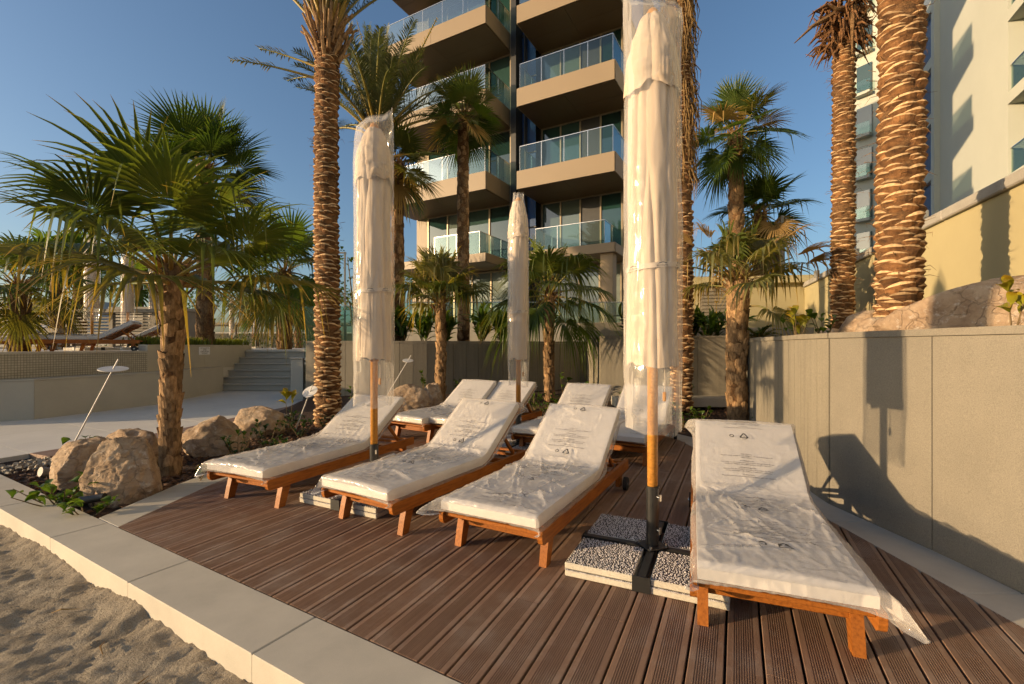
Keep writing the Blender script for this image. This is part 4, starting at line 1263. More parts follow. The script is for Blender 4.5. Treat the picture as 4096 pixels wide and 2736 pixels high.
def fan_frond(root, off, B, az, el, Lp, R, rg, droop=0.35, nseg=40, mats=None, sag=0.25, span=118, broken=0.12, fuse=0.50, width=1.08, rachis=0.28):
    B = np.asarray(B, float)
    P, d = petiole_path(B, az, el, Lp, sag)
    s = np.cross(d, ZUP)
    if np.linalg.norm(s) < 0.15: s = np.array([math.cos(az + 1.57), math.sin(az + 1.57), 0])
    s = unit(s)
    roll = rg.uniform(-0.35, 0.35)
    n = np.cross(s, d)
    s, n = s * math.cos(roll) + n * math.sin(roll), n * math.cos(roll) - s * math.sin(roll)
    C = P[-1]
    th = np.radians(np.linspace(-span, span, nseg)) + np.array([rg.uniform(-0.02, 0.02) for _ in range(nseg)])
    r = np.array([0.03, 0.22, 0.42, 0.60, 0.80, 1.0])
    wdt = np.interp(r, [0, fuse, 1.0], [0.0, 1.0, 0.0])
    wdt[-1] = 0.03
    half = (2 * math.radians(span) / nseg) / 2 * fuse * R * 1.02 * width
    Rj = R * (0.74 + 0.26 * np.cos(th * 0.8)) * np.array([rg.uniform(0.9, 1.06) for _ in range(nseg)])
    st = C + d * (rachis * R * np.cos(th / 2) ** 2)[:, None] * 0.5          # short costa: middle segments start further out
    dr = d[None] * np.cos(th)[:, None] + s[None] * np.sin(th)[:, None] + n[None] * (0.22 * np.abs(np.sin(th)))[:, None]
    dr /= np.linalg.norm(dr, axis=1)[:, None]
    side = np.cross(dr, n[None]); side /= np.linalg.norm(side, axis=1)[:, None]
    dj = droop * np.array([rg.uniform(0.6, 1.4) for _ in range(nseg)])
    brk = np.array([1.0 if rg.random() < broken else 0.0 for _ in range(nseg)])
    rr = r[None, :, None]
    cen = st[:, None, :] + dr[:, None, :] * (Rj[:, None, None] * rr)
    g = np.maximum(r - 0.30, 0) ** 2 * 2.0
    cen = cen - ZUP * (dj[:, None] * Rj[:, None] * g[None, :])[..., None]
    # snapped tips hang straight down
    bend = np.maximum(r - 0.52, 0)
    cen = cen - (dr[:, None, :] * 0.75 + ZUP * 0.75) * (brk[:, None] * Rj[:, None] * bend[None, :])[..., None]
    w = (half * wdt)[None, :, None]
    fold = n[None, None, :] * (half * wdt * 0.55)[None, :, None]
    left = cen - side[:, None, :] * w + fold
    right = cen + side[:, None, :] * w + fold
    V = np.stack([left, cen, right], 2).reshape(-1, 3)
    nr = len(r)
    base = (np.arange(nseg) * nr * 3)[:, None, None]
    k = (np.arange(nr - 1) * 3)[None, :, None]
    q = np.array([[0, 1, 4, 3], [1, 2, 5, 4]])
    F = (base[..., None] + k[..., None] + q[None, None]).reshape(-1, 4)
    tip = np.repeat(np.tile(r ** 2.0, nseg), 3) * 0.92
    tip = tip + np.repeat(np.array([rg.uniform(-0.06, 0.10) for _ in range(nseg)]), nr * 3)
    o = link('frond', mesh_np('frond', V - off, F, mats or M_LEAF, True, np.clip(tip, 0, 1)), root)
    mb = MB(); mb.tube([Vector(p) - Vector(off) for p in P], np.linspace(0.026, 0.011, len(P)) * (0.6 + 0.4 * R), 6)
    pet = mb.build('stalk', M_PETIOLE, o, True)
    a = pet.data.attributes.new('tip', 'FLOAT', 'POINT')
    a.data.foreach_set('value', np.repeat(np.linspace(0, 1, len(P)), 6).astype(np.float32))
    return o

def date_frond(root, off, B, az, el, L, rg, droop=0.5, nl=46, leaf=0.32, mat_=None, lift=0.5, bare=0.18):
    B = np.asarray(B, float)
    d = np.array([math.cos(el) * math.cos(az), math.cos(el) * math.sin(az), math.sin(el)])
    t = np.linspace(0, 1, 12)[:, None]
    tw = rg.uniform(-0.12, 0.12)
    sd = np.array([-math.sin(az), math.cos(az), 0])
    P = B + d * L * t - ZUP * droop * L * t ** 2.2 + sd * tw * L * t ** 2
    tt = np.linspace(bare, 0.995, nl)
    def at(x):
        i = np.clip(x * 11, 0, 10.999); k = i.astype(int); f = (i - k)[:, None]
        return P[k] * (1 - f) + P[k + 1] * f, P[k + 1] - P[k]
    c, tg = at(tt); tg = tg / np.linalg.norm(tg, axis=1)[:, None]
    s = np.cross(tg, ZUP); s /= (np.linalg.norm(s, axis=1)[:, None] + 1e-6)
    n = np.cross(s, tg)
    V, F, T = [], [], []
    for sg in (-1, 1):
        ln = leaf * (np.sin(np.pi * np.clip(tt * 0.85 + 0.12, 0, 1)) * 0.75 + 0.3) * np.array([rg.uniform(0.8, 1.15) for _ in range(nl)])
        ax = np.array([rg.uniform(0.55, 0.95) for _ in range(nl)])[:, None]
        lf = lift + np.array([rg.uniform(-0.3, 0.35) for _ in range(nl)])[:, None]
        dd = tg * ax + sg * s * 0.8 + n * lf
        dd /= np.linalg.norm(dd, axis=1)[:, None]
        e = np.cross(dd, n); e /= np.linalg.norm(e, axis=1)[:, None]
        wv = 0.0125
        for j in range(nl):
            b = len(V)
            a0 = c[j]; m = c[j] + dd[j] * ln[j] * 0.5; z = c[j] + dd[j] * ln[j] - ZUP * ln[j] * 0.18
            V += [a0 - e[j] * wv * 0.5, a0 + e[j] * wv * 0.5, m + e[j] * wv, m - e[j] * wv, z]
            F += [(b, b + 1, b + 2, b + 3), (b + 3, b + 2, b + 4)]
            T += [0.2, 0.2, 0.5, 0.5, 1.0]
    me = mesh_np('frond', (np.array(V) - off), F, mat_ or M_DATE, False, T)
    o = link('frond', me, root)
    mb = MB(); mb.tube([Vector(p) - Vector(off) for p in P], np.linspace(0.030, 0.006, len(P)) * (0.5 + 0.25 * L), 6)
    pet = mb.build('stalk', M_PETIOLE, o, True)
    a = pet.data.attributes.new('tip', 'FLOAT', 'POINT')
    a.data.foreach_set('value', np.repeat(np.linspace(0.2, 0.9, len(P)), 6).astype(np.float32))
    return o

def date_boot_mesh(R, w, h, lip, sd):
    """stub of a cut leaf: a pale lens-shaped cut face over a fibrous brown underside"""
    rg = random.Random(sd)
    n = 7
    rows = []
    sk = rg.uniform(-0.35, 0.35)
    for i in range(n):
        t = -1 + 2 * i / (n - 1)
        k = max(0.0, 1 - abs(t) ** 1.8)
        a = t * w / 2 / R
        def pt(r, z): return (r * math.sin(a), r * math.cos(a) - R, z)
        z0 = sk * t * h * 0.5
        jit = rg.uniform(0.85, 1.15)
        rows.append([pt(R - 0.012, z0 - h * (0.55 + 0.55 * k)), pt(R + lip * 0.62 * k, z0 - h * 0.30 * k), pt(R + lip * k * jit, z0), pt(R + lip * 0.55 * k, z0 + h * 0.36 * k * jit), pt(R - 0.02, z0 + h * 0.44 * k)])
    V = [p for r in rows for p in r]
    F, mi = [], []
    for i in range(n - 1):
        for j in range(4):
            F.append((i * 5 + j, (i + 1) * 5 + j, (i + 1) * 5 + j + 1, i * 5 + j + 1)); mi.append(1 if j >= 2 else 0)
    me = bpy.data.meshes.new('leaf_base'); me.from_pydata(V, [], F)
    me.materials.append(M_BOOT); me.materials.append(M_CUT)
    me.polygons.foreach_set('material_index', mi); me.update()
    return me

def fan_boot_mesh(R, w, h, lip, sd, m=None):
    """split stub of a fan-palm leaf: a tall scale that stands away from the trunk at its top"""
    rg = random.Random(sd)
    n = 5
    V, F = [], []
    for i in range(n):
        t = -1 + 2 * i / (n - 1)
        a = t * w / 2 / R
        k = 1 - 0.55 * abs(t) ** 1.5
        top = h * (0.62 + 0.38 * k + rg.uniform(-0.12, 0.10))
        def pt(r, z): return (r * math.sin(a), r * math.cos(a) - R, z)
        V += [pt(R - 0.01, -h * 0.35 * k), pt(R + lip * 0.45 * k, h * 0.1), pt(R + lip * k, top), pt(R + lip * 0.2 * k, top * 0.93), pt(R - 0.01, top * 0.6)]
    for i in range(n - 1):
        for j in range(4):
            F.append((i * 5 + j, (i + 1) * 5 + j, (i + 1) * 5 + j + 1, i * 5 + j + 1))
    me = bpy.data.meshes.new('leaf_base'); me.from_pydata(V, [], F); me.materials.append(m or M_FBOOT); me.update()
    return me

def trunk(root, off, base, top, r0, r1, m, sd, wob=0.02, n=18, k=14):
    mb = MB(); pts, rad = [], []
    for i in range(k):
        t = i / (k - 1)
        p = Vector(base).lerp(Vector(top), t) + Vector((math.sin(t * 3 + sd), math.cos(t * 2.3 + sd * 2), 0)) * wob * math.sin(math.pi * t)
        pts.append(p - Vector(off)); rad.append(r0 + (r1 - r0) * t)
    mb.tube(pts, rad, n)
    return mb.build('trunk', m, root, True), pts, rad

def boots(root, pts, rad, meshes, row, per, z_from, z_to, sd, tilt=0.0, scale=lambda t: 1.0, limit=300, jitter=0.2):
    """leaf bases set round the trunk in staggered rows; past the limit the rest become one part"""
    rg = random.Random(sd)
    z0, z1 = pts[0].z, pts[-1].z
    items = []
    z = z_from; k = 0
    while z < z_to:
        t = (z - z0) / (z1 - z0)
        i = min(int(t * (len(pts) - 1)), len(pts) - 2); f = t * (len(pts) - 1) - i
        c = pts[i].lerp(pts[i + 1], f); r = rad[i] + (rad[i + 1] - rad[i]) * f
        for q in range(per):
            a = 2 * math.pi * (q + 0.5 * (k % 2)) / per + k * 0.11 + rg.uniform(-jitter, jitter)
            s = scale(t) * rg.uniform(0.75, 1.22)
            M = Matrix.Translation((c.x, c.y, z + rg.uniform(-0.42, 0.42) * row)) @ Matrix.Rotation(a - math.pi / 2, 4, 'Z') @ Matrix.Translation((0, r, 0)) @ Matrix.Rotation(tilt + rg.uniform(-0.1, 0.1), 4, 'X') @ Matrix.Rotation(rg.uniform(-0.2, 0.2), 4, 'Y') @ Matrix.Diagonal((s, s, s, 1))
            if rg.random() < 0.07: continue
            items.append((abs(math.atan2(math.sin(a + math.pi / 2), math.cos(a + math.pi / 2))), M, rg.choice(meshes)))
        z += row; k += 1
    items.sort(key=lambda e: e[0])
    for _, M, me in items[:limit]:
        o = bpy.data.objects.new('leaf_base', me); o.parent = root; o.matrix_local = M; COL.objects.link(o)
    if len(items) > limit:
        mb = MB()
        for _, M, me in items[limit:]:
            vs = [M @ v.co for v in me.vertices]
            b = len(mb.v); mb.v.extend([tuple(v) for v in vs])
            for p in me.polygons:
                mb.f.append(tuple(b + i for i in p.vertices)); mb.m.append(p.material_index)
        o = mb.build('leaf_bases', list(me.materials), root); o['kind'] = 'stuff'

DB = [date_boot_mesh(0.22, 0.24, 0.085, 0.045, s) for s in range(6)]
DBM = [date_boot_mesh(0.20, 0.21, 0.080, 0.042, s + 20) for s in range(5)]
FB = [fan_boot_mesh(0.11, 0.105, 0.125, 0.040, s) for s in range(6)]
FBT = [fan_boot_mesh(0.17, 0.15, 0.20, 0.06, s + 9) for s in range(6)]
FBL = [fan_boot_mesh(0.17, 0.15, 0.20, 0.06, s + 9, M_FBOOTD) for s in range(6)]

def date_palm(label, base, top_z, r0, r1, sd, fronds, row=0.075, per=7, meshes=None, tilt=0.0, lean=(0, 0), flare_scale=1.0):
    off = np.array(base, float)
    root = thing('date_palm', label, 'palm tree', base, 0, 'palms around the deck')
    top = (base[0] + lean[0], base[1] + lean[1], top_z)
    tk, pts, rad = trunk(root, off, base, top, r0, r1, M_TRUNK, sd, 0.03)
    boots(root, pts, rad, meshes or DBM, row, per, 0.05, top_z - base[2] - 0.05, sd, tilt, lambda t: (r0 + (r1 - r0) * t) / 0.185 * flare_scale)
    rg = random.Random(sd)
    mb = MB()
    for k in range(170):                               # loose fibre strands on the trunk
        a = rg.uniform(0, 6.28); d = Vector((math.cos(a), math.sin(a), 0)); h = rg.uniform(0.1, top_z - base[2] - 0.2)
        q = Vector((lean[0], lean[1], 0)) * (h / (top_z - base[2])) + d * r0 * 1.05 + Vector((0, 0, h)); L = rg.uniform(0.04, 0.14)
        mb.tube([q, q + d * L * 0.6 + Vector((rg.uniform(-.03, .03), rg.uniform(-.03, .03), rg.uniform(-0.02, 0.04))), q + d * L + Vector((rg.uniform(-.05, .05), rg.uniform(-.05, .05), rg.uniform(-0.08, 0.03)))], [0.004, 0.0025, 0.001], 4)
    o = mb.build('loose_fibre', M_FIBRE, root); o['kind'] = 'stuff'
    if fronds: fronds(root, off, np.array(top), rg)
    return root

def fan_palm(label, base, top_z, r0, r1, sd, n, Lp, R, el=(80, -45), mats=None, droop=0.4, boot=None, row=0.10, per=6, nseg=40, sag=0.3, broken=0.12, tilt=0.12, bscale=1.0,
             az=None, extra=None, lean=(0, 0), fibre=True, blimit=300, span=118, elpow=1.0, fuse=0.5):
    off = np.array(base, float)
    root = thing('fan_palm', label, 'palm tree', base, 0, 'palms around the deck')
    top = np.array((base[0] + lean[0], base[1] + lean[1], top_z))
    tk, pts, rad = trunk(root, off, base, tuple(top), r0, r1, M_TRUNK, sd, 0.02)
    boots(root, pts, rad, boot or FB, row, per, 0.02, top_z - base[2], sd, tilt, lambda t: bscale * (r0 + (r1 - r0) * t) / r0, blimit)
    rg = random.Random(sd * 3 + 1)
    if fibre:                                          # matted fibre and old stalks under the crown
        mb = MB()
        for k in range(36):
            a = rg.uniform(0, 6.28); h = rg.uniform(-0.35, 0.15)
            d = Vector((math.cos(a), math.sin(a), 0)); e = rg.uniform(0.10, 0.34)
            p = Vector(top - off) + d * r1 * 0.8 + Vector((0, 0, h))
            mb.tube([p, p + d * e * 0.5 + Vector((0, 0, e * 0.7)), p + d * e * 1.1 + Vector((0, 0, e * rg.uniform(0.2, 1.1)))], [0.016, 0.009, 0.002], 4)
        mb.build('crown_fibre', M_FIBRE, root)
    golden = 2.39996
    for k in range(n):
        f = k / max(n - 1, 1)
        e = math.radians(el[0] + (el[1] - el[0]) * f ** elpow + rg.uniform(-8, 8))
        a = (k * golden + sd) if az is None else az(k, rg)
        m = mats(f, rg) if mats else M_LEAF
        fan_frond(root, off, top + np.array([math.cos(a) * r1 * 0.5, math.sin(a) * r1 * 0.5, 0.06 * (1 - f) - 0.12 * f]), a, e, Lp * rg.uniform(0.8, 1.15), R * rg.uniform(0.85, 1.1), rg,
                  droop * rg.uniform(0.8, 1.3) * (0.7 + 0.6 * f), nseg, m, sag * (0.6 + 0.7 * f), span, broken, fuse)
    if extra: extra(root, off, top, rg)
    return root

# near palm in the left bed
def m_near(f, rg):
    if f > 0.8: return rg.choice([M_LEAFOLD, M_LEAF])
    return M_LEAF if rg.random() < 0.85 else M_LEAFDARK
fan_palm('broad fan palm with drooping leaves rising between the boulders on the left', (-3.74, 5.06, -0.05), 2.16, 0.086, 0.092, 5, 23, 0.76, 0.97, (54, 7), m_near, 0.33,
         row=0.095, per=6, nseg=32, sag=0.05, broken=0.16, bscale=1.0, elpow=1.0, fuse=0.40)
# taller one behind it, on the terrace
p = W(470, 776, 14.2)
fan_palm('taller dark green fan palm behind the broad one, on the pool terrace', (p.x, p.y, 1.36), 6.85, 0.23, 0.19, 9, 18, 0.72, 1.42, (88, -30), lambda f, rg: M_LEAFDARK if f < 0.9 else M_LEAFOLD, 0.10,
         boot=FBL, row=0.13, per=6, nseg=46, sag=0.1, broken=0.03, blimit=160)
p = W(652, 786, 18.0)
fan_palm('fan palm right of the taller one with its crown against the date palm trunk', (p.x, p.y, 1.25), 4.3, 0.27, 0.22, 12, 20, 1.05, 1.6, (80, -50), lambda f, rg: M_LEAFDARK if f < 0.7 else rg.choice([M_LEAF, M_LEAFOLD]), 0.35,
         boot=FBL, row=0.14, per=6, nseg=38, sag=0.25, blimit=100)
p = W(45, 800, 10.5)
fan_palm('fan palm with ragged trunk at the far left edge of the terrace', (p.x, p.y, 1.2), 2.75, 0.17, 0.15, 15, 18, 0.6, 0.9, (75, -45), lambda f, rg: M_LEAF if f < 0.7 else M_LEAFOLD, 0.4,
         boot=FBL, row=0.14, per=6, nseg=36, sag=0.25, blimit=100)

# tall date palm left of the second parasol
def crown_p3(root, off, top, rg):
    for k in range(24):
        f = k / 23
        a = k * 2.4 + 0.5
        date_frond(root, off, top + np.array([math.cos(a) * 0.12, math.sin(a) * 0.12, 0.1 * (1 - f)]), a, math.radians(87 - 34 * f + rg.uniform(-5, 5)), rg.uniform(2.2, 2.9), rg, 0.12 + 0.16 * f, 52, 0.36)
    mb = MB()
    for k in range(40):
        a = k * 2.4; d = Vector((math.cos(a), math.sin(a), 0)); h = -0.55 + 0.6 * k / 40
        q = Vector(top - off) + d * 0.19 + Vector((0, 0, h))
        mb.tube([q, q + d * 0.09 + Vector((0, 0, 0.16)), q + d * (0.12 + 0.22 * rg.random()) + Vector((0, 0, 0.28 + 0.3 * rg.random()))], [0.036, 0.028, 0.018], 6)
    mb.build('cut_stalks', M_FBOOT, root)
    for a, e, L in ((3.0, 0.45, 1.6), (3.3, 0.25, 1.9), (2.7, 0.30, 1.2)):       # thin suckers springing from the trunk
        date_frond(root, off, np.array([-3.40, 8.2, 5.85 + e]), a, e, L * 0.8, rg, 0.1, 18, 0.22, M_LEAFGREY if L > 1.3 else M_DATE, 0.2, 0.5)
date_palm('tall date palm with ringed golden trunk left of the second parasol', (-3.30, 8.26, -0.05), 7.0, 0.200, 0.178, 3, crown_p3, 0.083, 7, DBM)
# date palm whose trunk stands behind the second parasol
def crown_p4(root, off, top, rg):
    for k in range(46):
        f = k / 45
        a = k * 2.4
        date_frond(root, off, top + np.array([math.cos(a) * 0.1, math.sin(a) * 0.1, 0]), a, math.radians(89 - 52 * f + rg.uniform(-6, 6)), rg.uniform(2.5, 3.5), rg, 0.10 + 0.34 * f, 54, 0.42, M_DATE)
    for a, e in ((-0.15, 62), (0.6, 48), (2.2, 80)):
        date_frond(root, off, top, a, math.radians(e), 3.4, rg, 0.04, 20, 0.16, M_LEAFDEAD, 0.1, 0.55)
p = W(866, 785, 11.9)
date_palm('date palm with upright grey green fronds behind the second parasol', (p.x, p.y, 1.4), 6.75, 0.2, 0.2, 6, crown_p4, 0.085, 7, DBM)
# two slim fan palms in front of the brown building
p = W(1062, 745, 13.0)
fan_palm('slim tall fan palm in front of the building balconies, partly browned crown', (p.x, p.y, 1.44), 7.9, 0.17, 0.15, 21, 22, 0.42, 0.80, (88, -62), lambda f, rg: M_LEAF if f < 0.45 else (M_LEAFDEAD if rg.random() < 0.3 else M_LEAFDARK), 0.12,
         boot=FBT, row=0.17, per=5, nseg=36, sag=0.15, broken=0.05, tilt=0.35, blimit=220)
p = W(912, 775, 12.4)
fan_palm('fan palm with shaggy trunk just right of the second parasol', (p.x, p.y, 1.44), 6.3, 0.18, 0.15, 27, 18, 0.4, 0.85, (86, -70), lambda f, rg: M_LEAF if f < 0.5 else rg.choice([M_LEAFDARK, M_LEAFOLD, M_LEAFDEAD]), 0.2,
         boot=FBT, row=0.17, per=5, nseg=34, sag=0.2, tilt=0.35, blimit=220)
# two short ones in the bed behind the loungers
fan_palm('short yellowing fan palm with tufted crown in the bed behind the rear loungers', (-1.60, 10.3, 0.15), 2.42, 0.105, 0.10, 31, 24, 0.58, 0.74, (84, 14), lambda f, rg: rg.choice([M_LEAFGREY, M_LEAF, M_LEAFOLD]), 0.36,
         row=0.10, per=6, nseg=34, sag=0.1, broken=0.3, blimit=150)
fan_palm('short bright green fan palm right of the slim middle parasol', (0.84, 10.3, 0.15), 2.55, 0.10, 0.11, 35, 20, 0.70, 0.86, (80, -32), lambda f, rg: M_LEAF if f < 0.7 else M_LEAFDARK, 0.55,
         row=0.10, per=6, nseg=40, sag=0.2, broken=0.08, blimit=150)
# date palm with a dead skirt behind the big parasol
def crown_p9(root, off, top, rg):
    mb = MB()
    for k in range(800):
        a = rg.uniform(0, 6.28); d = Vector((math.cos(a), math.sin(a), 0)); h = rg.uniform(-4.0, 0.3)
        q = Vector(top - off) + d * rg.uniform(0.14, 0.26) + Vector((0, 0, h))
        e = rg.uniform(0.3, 0.75); o_ = rg.uniform(0.0, 0.16)
        mb.tube([q, q + d * o_ + Vector((0, 0, -e * 0.5)), q + d * o_ * 0.7 + Vector((rg.uniform(-.05, .05), rg.uniform(-.05, .05), -e))], [0.010, 0.008, 0.002], 4)
    o = mb.build('dead_skirt', M_LEAFDEAD, root); o['kind'] = 'stuff'
    for k in range(10):
        a = k * 2.4
        date_frond(root, off, top, a, math.radians(80 - 3 * k), 2.3, rg, 0.2, 40, 0.3)
date_palm('dark trunked date palm with a shaggy dead skirt behind the big parasol', (3.46, 9.45, 0.1), 8.9, 0.20, 0.18, 14, crown_p9, 0.09, 6, DBM)
# the ailing fan palm by the ladder
def m_sick(f, rg): return rg.choice([M_LEAFGREY, M_LEAFGREY, M_LEAFDEAD, M_LEAFOLD]) if f > 0.2 else M_LEAF
def sick_extra(root, off, top, rg):
    for a, e, L, R in ((0.25, 40, 1.0, 1.0), (0.05, 16, 1.15, 1.0), (-0.3, 24, 0.9, 0.9), (2.9, 42, 0.9, 0.8), (2.5, 60, 0.85, 0.8), (3.3, 15, 0.9, 0.8)):
        fan_frond(root, off, top + np.array([0, 0, 0.05]), a, math.radians(e), L, R, rg, 0.35, 15, M_LEAFDEAD, 0.05, 60, 0.35, 0.22, 1.5)
    fan_frond(root, off, top + np.array([0.1, -0.05, -0.45]), -0.9, math.radians(20), 0.42, 0.62, rg, 0.55, 34, M_LEAFGREY, 0.5, 105, 0.0, 0.55)
fan_palm('ailing fan palm with broken tan leaves in the right bed near the ladder', (3.90, 7.97, -0.04), 2.48, 0.15, 0.155, 41, 12, 0.55, 0.70, (84, 14), m_sick, 0.5,
         row=0.105, per=6, nseg=26, sag=0.1, broken=0.35, bscale=1.25, extra=sick_extra, blimit=150)
p = W(1686, 560, 14.0)
fan_palm('tall fan palm with drooping dead leaves against the sky, right of the big parasol', (p.x, p.y, 1.43), 7.85, 0.22, 0.19, 45, 26, 0.66, 1.02, (84, -58), lambda f, rg: M_LEAFDARK if (f < 0.12 or f > 0.42) else rg.choice([M_LEAFDEAD, M_LEAFOLD, M_LEAFDARK]), 0.2,
         boot=FBL, row=0.17, per=6, nseg=44, sag=0.2, broken=0.12, blimit=160)
p = W(1742, 640, 15.0)
fan_palm('lower fan palm with browned skirt behind the ailing one', (p.x, p.y, 1.43), 5.7, 0.2, 0.17, 49, 20, 0.55, 1.05, (84, -75), lambda f, rg: M_LEAFDARK if f < 0.6 else rg.choice([M_LEAFDEAD, M_LEAFOLD]), 0.2,
         boot=FBL, row=0.18, per=6, nseg=38, sag=0.2, blimit=120)
# two big date palms on the raised bed
def crown_p13(root, off, top, rg):
    mb = MB()
    for k in range(260):
        a = rg.uniform(0, 6.28); d = Vector((math.cos(a), math.sin(a), 0)); h = rg.uniform(-0.45, 0.4)
        q = Vector(top - off) + d * rg.uniform(0.1, 0.27) + Vector((0, 0, h))
        e = rg.uniform(0.08, 0.3)
        mb.tube([q, q + d * e * 0.6 + Vector((0, 0, rg.uniform(-0.2, 0.1))), q + d * e + Vector((0, 0, rg.uniform(-0.35, 0.05)))], [0.03, 0.018, 0.003], 4)
    mb.build('crown_fibre', M_BOOT, root)
    mb = MB()
    b = Vector(top - off)
    for dx, dy, dz, L in ((-0.9, -0.1, -0.42, 1), (-0.45, -0.2, 0.10, 1), (0.5, 0.0, 0.12, 1), (-0.12, -0.25, -0.75, 1), (0.12, -0.2, -0.6, 1)):
        mb.tube([b + Vector((dx * 0.2, dy, 0.1)), b + Vector((dx * 0.65, dy * 1.3, 0.02 + dz * 0.35)), b + Vector((dx, dy * 1.5, dz))], [0.05, 0.03, 0.008], 6)
    mb.build('dead_stubs', M_FIBRE, root)
    for k in range(16):
        a = k * 2.4
        date_frond(root, off, top + np.array([0, 0, 0.4]), a, math.radians(86 - 2 * k), 2.4, rg, 0.15, 44, 0.32)
date_palm('slimmer date palm on the raised bed with brown fibrous top', (5.52, 7.70, 1.40), 6.75, 0.156, 0.142, 17, crown_p13, 0.075, 7, DBM)
def crown_p14(root, off, top, rg):
    for k in range(20):
        a = k * 2.4
        date_frond(root, off, top, a, math.radians(84 - 2.2 * k), 2.8, rg, 0.2, 50, 0.36)
date_palm('thick trunked date palm rising behind the large boulder on the raised bed', (3.87, 4.62, 1.38), 6.4, 0.172, 0.158, 19, crown_p14, 0.072, 7, DB)

# ---------------------------------------------------------------- boulders
def boulder(label, c, size, sd, rz=0.0, sub=5, rough=1.0, sink=0.15):
    bm = bmesh.new()
    bmesh.ops.create_icosphere(bm, subdivisions=sub, radius=1.0)
    V = np.array([v.co[:] for v in bm.verts]); F = [tuple(v.index for v in f.verts) for f in bm.faces]
    bm.free()
    x, y, z = V.T
    r = 1 + 0.34 * rough * fbm(x * 1.1, y * 1.1, z * 1.1, sd, 3) + 0.10 * rough * fbm(x * 3.2, y * 3.2, z * 3.2, sd + 5, 4)
    r += 0.10 * rough * (ridged(x * 2.6, y * 2.6, z * 2.6, sd + 9) - 0.7)
    r *= 0.84
    V = V * r[:, None]
    rg = np.random.RandomState(sd)
    for k in range(11):                                   # broken flat faces
        n = rg.normal(size=3); n[2] = abs(n[2]) * 0.6; n /= np.linalg.norm(n)
        d = V @ n; lim = rg.uniform(0.56, 0.78)
        V = V - np.outer(np.maximum(d - lim, 0) * 0.85, n)
    x, y, z = V.T
    V += (V / np.linalg.norm(V, axis=1)[:, None]) * (0.07 * rough * fbm(x * 6, y * 6, z * 6, sd + 2, 5) - 0.03 * rough * np.clip(ridged(x * 4.3, y * 4.3, z * 4.3, sd + 31) - 0.90, 0, 1) * 10 * 0.5)[:, None]
    V = V * np.array(size) / 2
    V[:, 2] = V[:, 2] - V[:, 2].min() - sink * size[2]
    me = mesh_np('boulder', V, F, M_ROCK)
    o = bpy.data.objects.new('boulder', me); o.location = c; o.rotation_euler = (0, 0, rz); COL.objects.link(o)
    return tag(o, label, 'boulder', 'boulders in the planting beds')

boulder('cracked boulder nearest the kerb corner, beside the palm trunk', (-3.60, 4.30, -0.06), (0.74, 0.62, 0.84), 4, 0.5, 6)
boulder('rounded sunlit boulder left of the cracked one, near the kerb', (-4.40, 4.80, -0.06), (0.86, 0.7, 0.68), 12, 0.2, 6)
boulder('grey flat topped boulder behind the rounded sunlit one', (-4.60, 5.55, -0.06), (1.05, 0.6, 0.66), 16, -0.2, 5)
boulder('boulder right of the palm trunk, in front of the path', (-3.95, 6.15, -0.06), (0.92, 0.8, 0.70), 23, 0.1, 5)
boulder('boulder furthest along the left bed, before the date palm', (-4.05, 7.35, -0.06), (1.08, 0.85, 0.74), 29, -0.3, 5)
boulder('craggy boulder in the middle behind the bagged parasol', (-2.15, 9.45, 0.02), (1.15, 0.9, 0.85), 33, 0.3, 5)
boulder('lower boulder against the craggy one, by the short yellowing palm', (-1.72, 9.7, 0.02), (0.8, 0.7, 0.78), 37, 0.9, 5)
boulder('large pale boulder on top of the grey wall at the right edge', (3.92, 3.74, 1.36), (1.9, 1.0, 0.82), 44, -0.82, 6, 0.6, 0.22)
boulder('added boulder catching the sun left of the large one at the foot of the thick palm', (3.52, 4.36, 1.37), (0.66, 0.55, 0.40), 57, 0.3, 5, 0.7)  # added as a sunlit patch beside the large boulder
boulder('brown boulder between the two big date palms on the wall', (4.30, 5.55, 1.36), (0.85, 0.7, 0.66), 48, 0.4, 5, 0.7)
boulder('small pale boulder on the wall among flowering plants', (4.72, 6.85, 1.36), (0.62, 0.5, 0.42), 52, 0.4, 5, 0.7)

# ---------------------------------------------------------------- leafy plants
def leaf_mesh(L, w, curl, sd, mat_, roundness=1.0):
    n = 6
    V, F, T = [], [], []
    for i in range(n):
        t = i / (n - 1)
        h = w / 2 * (math.sin(math.pi * min(t ** roundness, 1)) ** 0.75 if 0 < t < 1 else 0.06)
        z = curl * L * math.sin(t * 2.0) - 0.25 * L * t * t
        V += [(-h, L * t, z + h * 0.35), (0, L * t, z), (h, L * t, z + h * 0.35)]
        T += [t] * 3
    for i in range(n - 1):
        F += [(3 * i, 3 * i + 1, 3 * i + 4, 3 * i + 3), (3 * i + 1, 3 * i + 2, 3 * i + 5, 3 * i + 4)]
    return mesh_np('leaf', np.array(V), F, mat_, True, T)
LV = {'round': [leaf_mesh(0.10, 0.075, 0.25, k, M_PLANT, 1.3) for k in range(2)], 'yellow': [leaf_mesh(0.15, 0.065, 0.3, 3, M_PLANTY, 1.2)],
      'dark': [leaf_mesh(0.07, 0.035, 0.25, 5, M_PLANTD, 1.0)], 'blade': [leaf_mesh(0.34, 0.075, 0.35, 7, M_PLANT, 0.8)], 'canna': [leaf_mesh(0.36, 0.085, 0.25, 8, M_PLANT, 0.8)],
      'small': [leaf_mesh(0.055, 0.035, 0.25, 9, M_PLANT, 1.1)]}

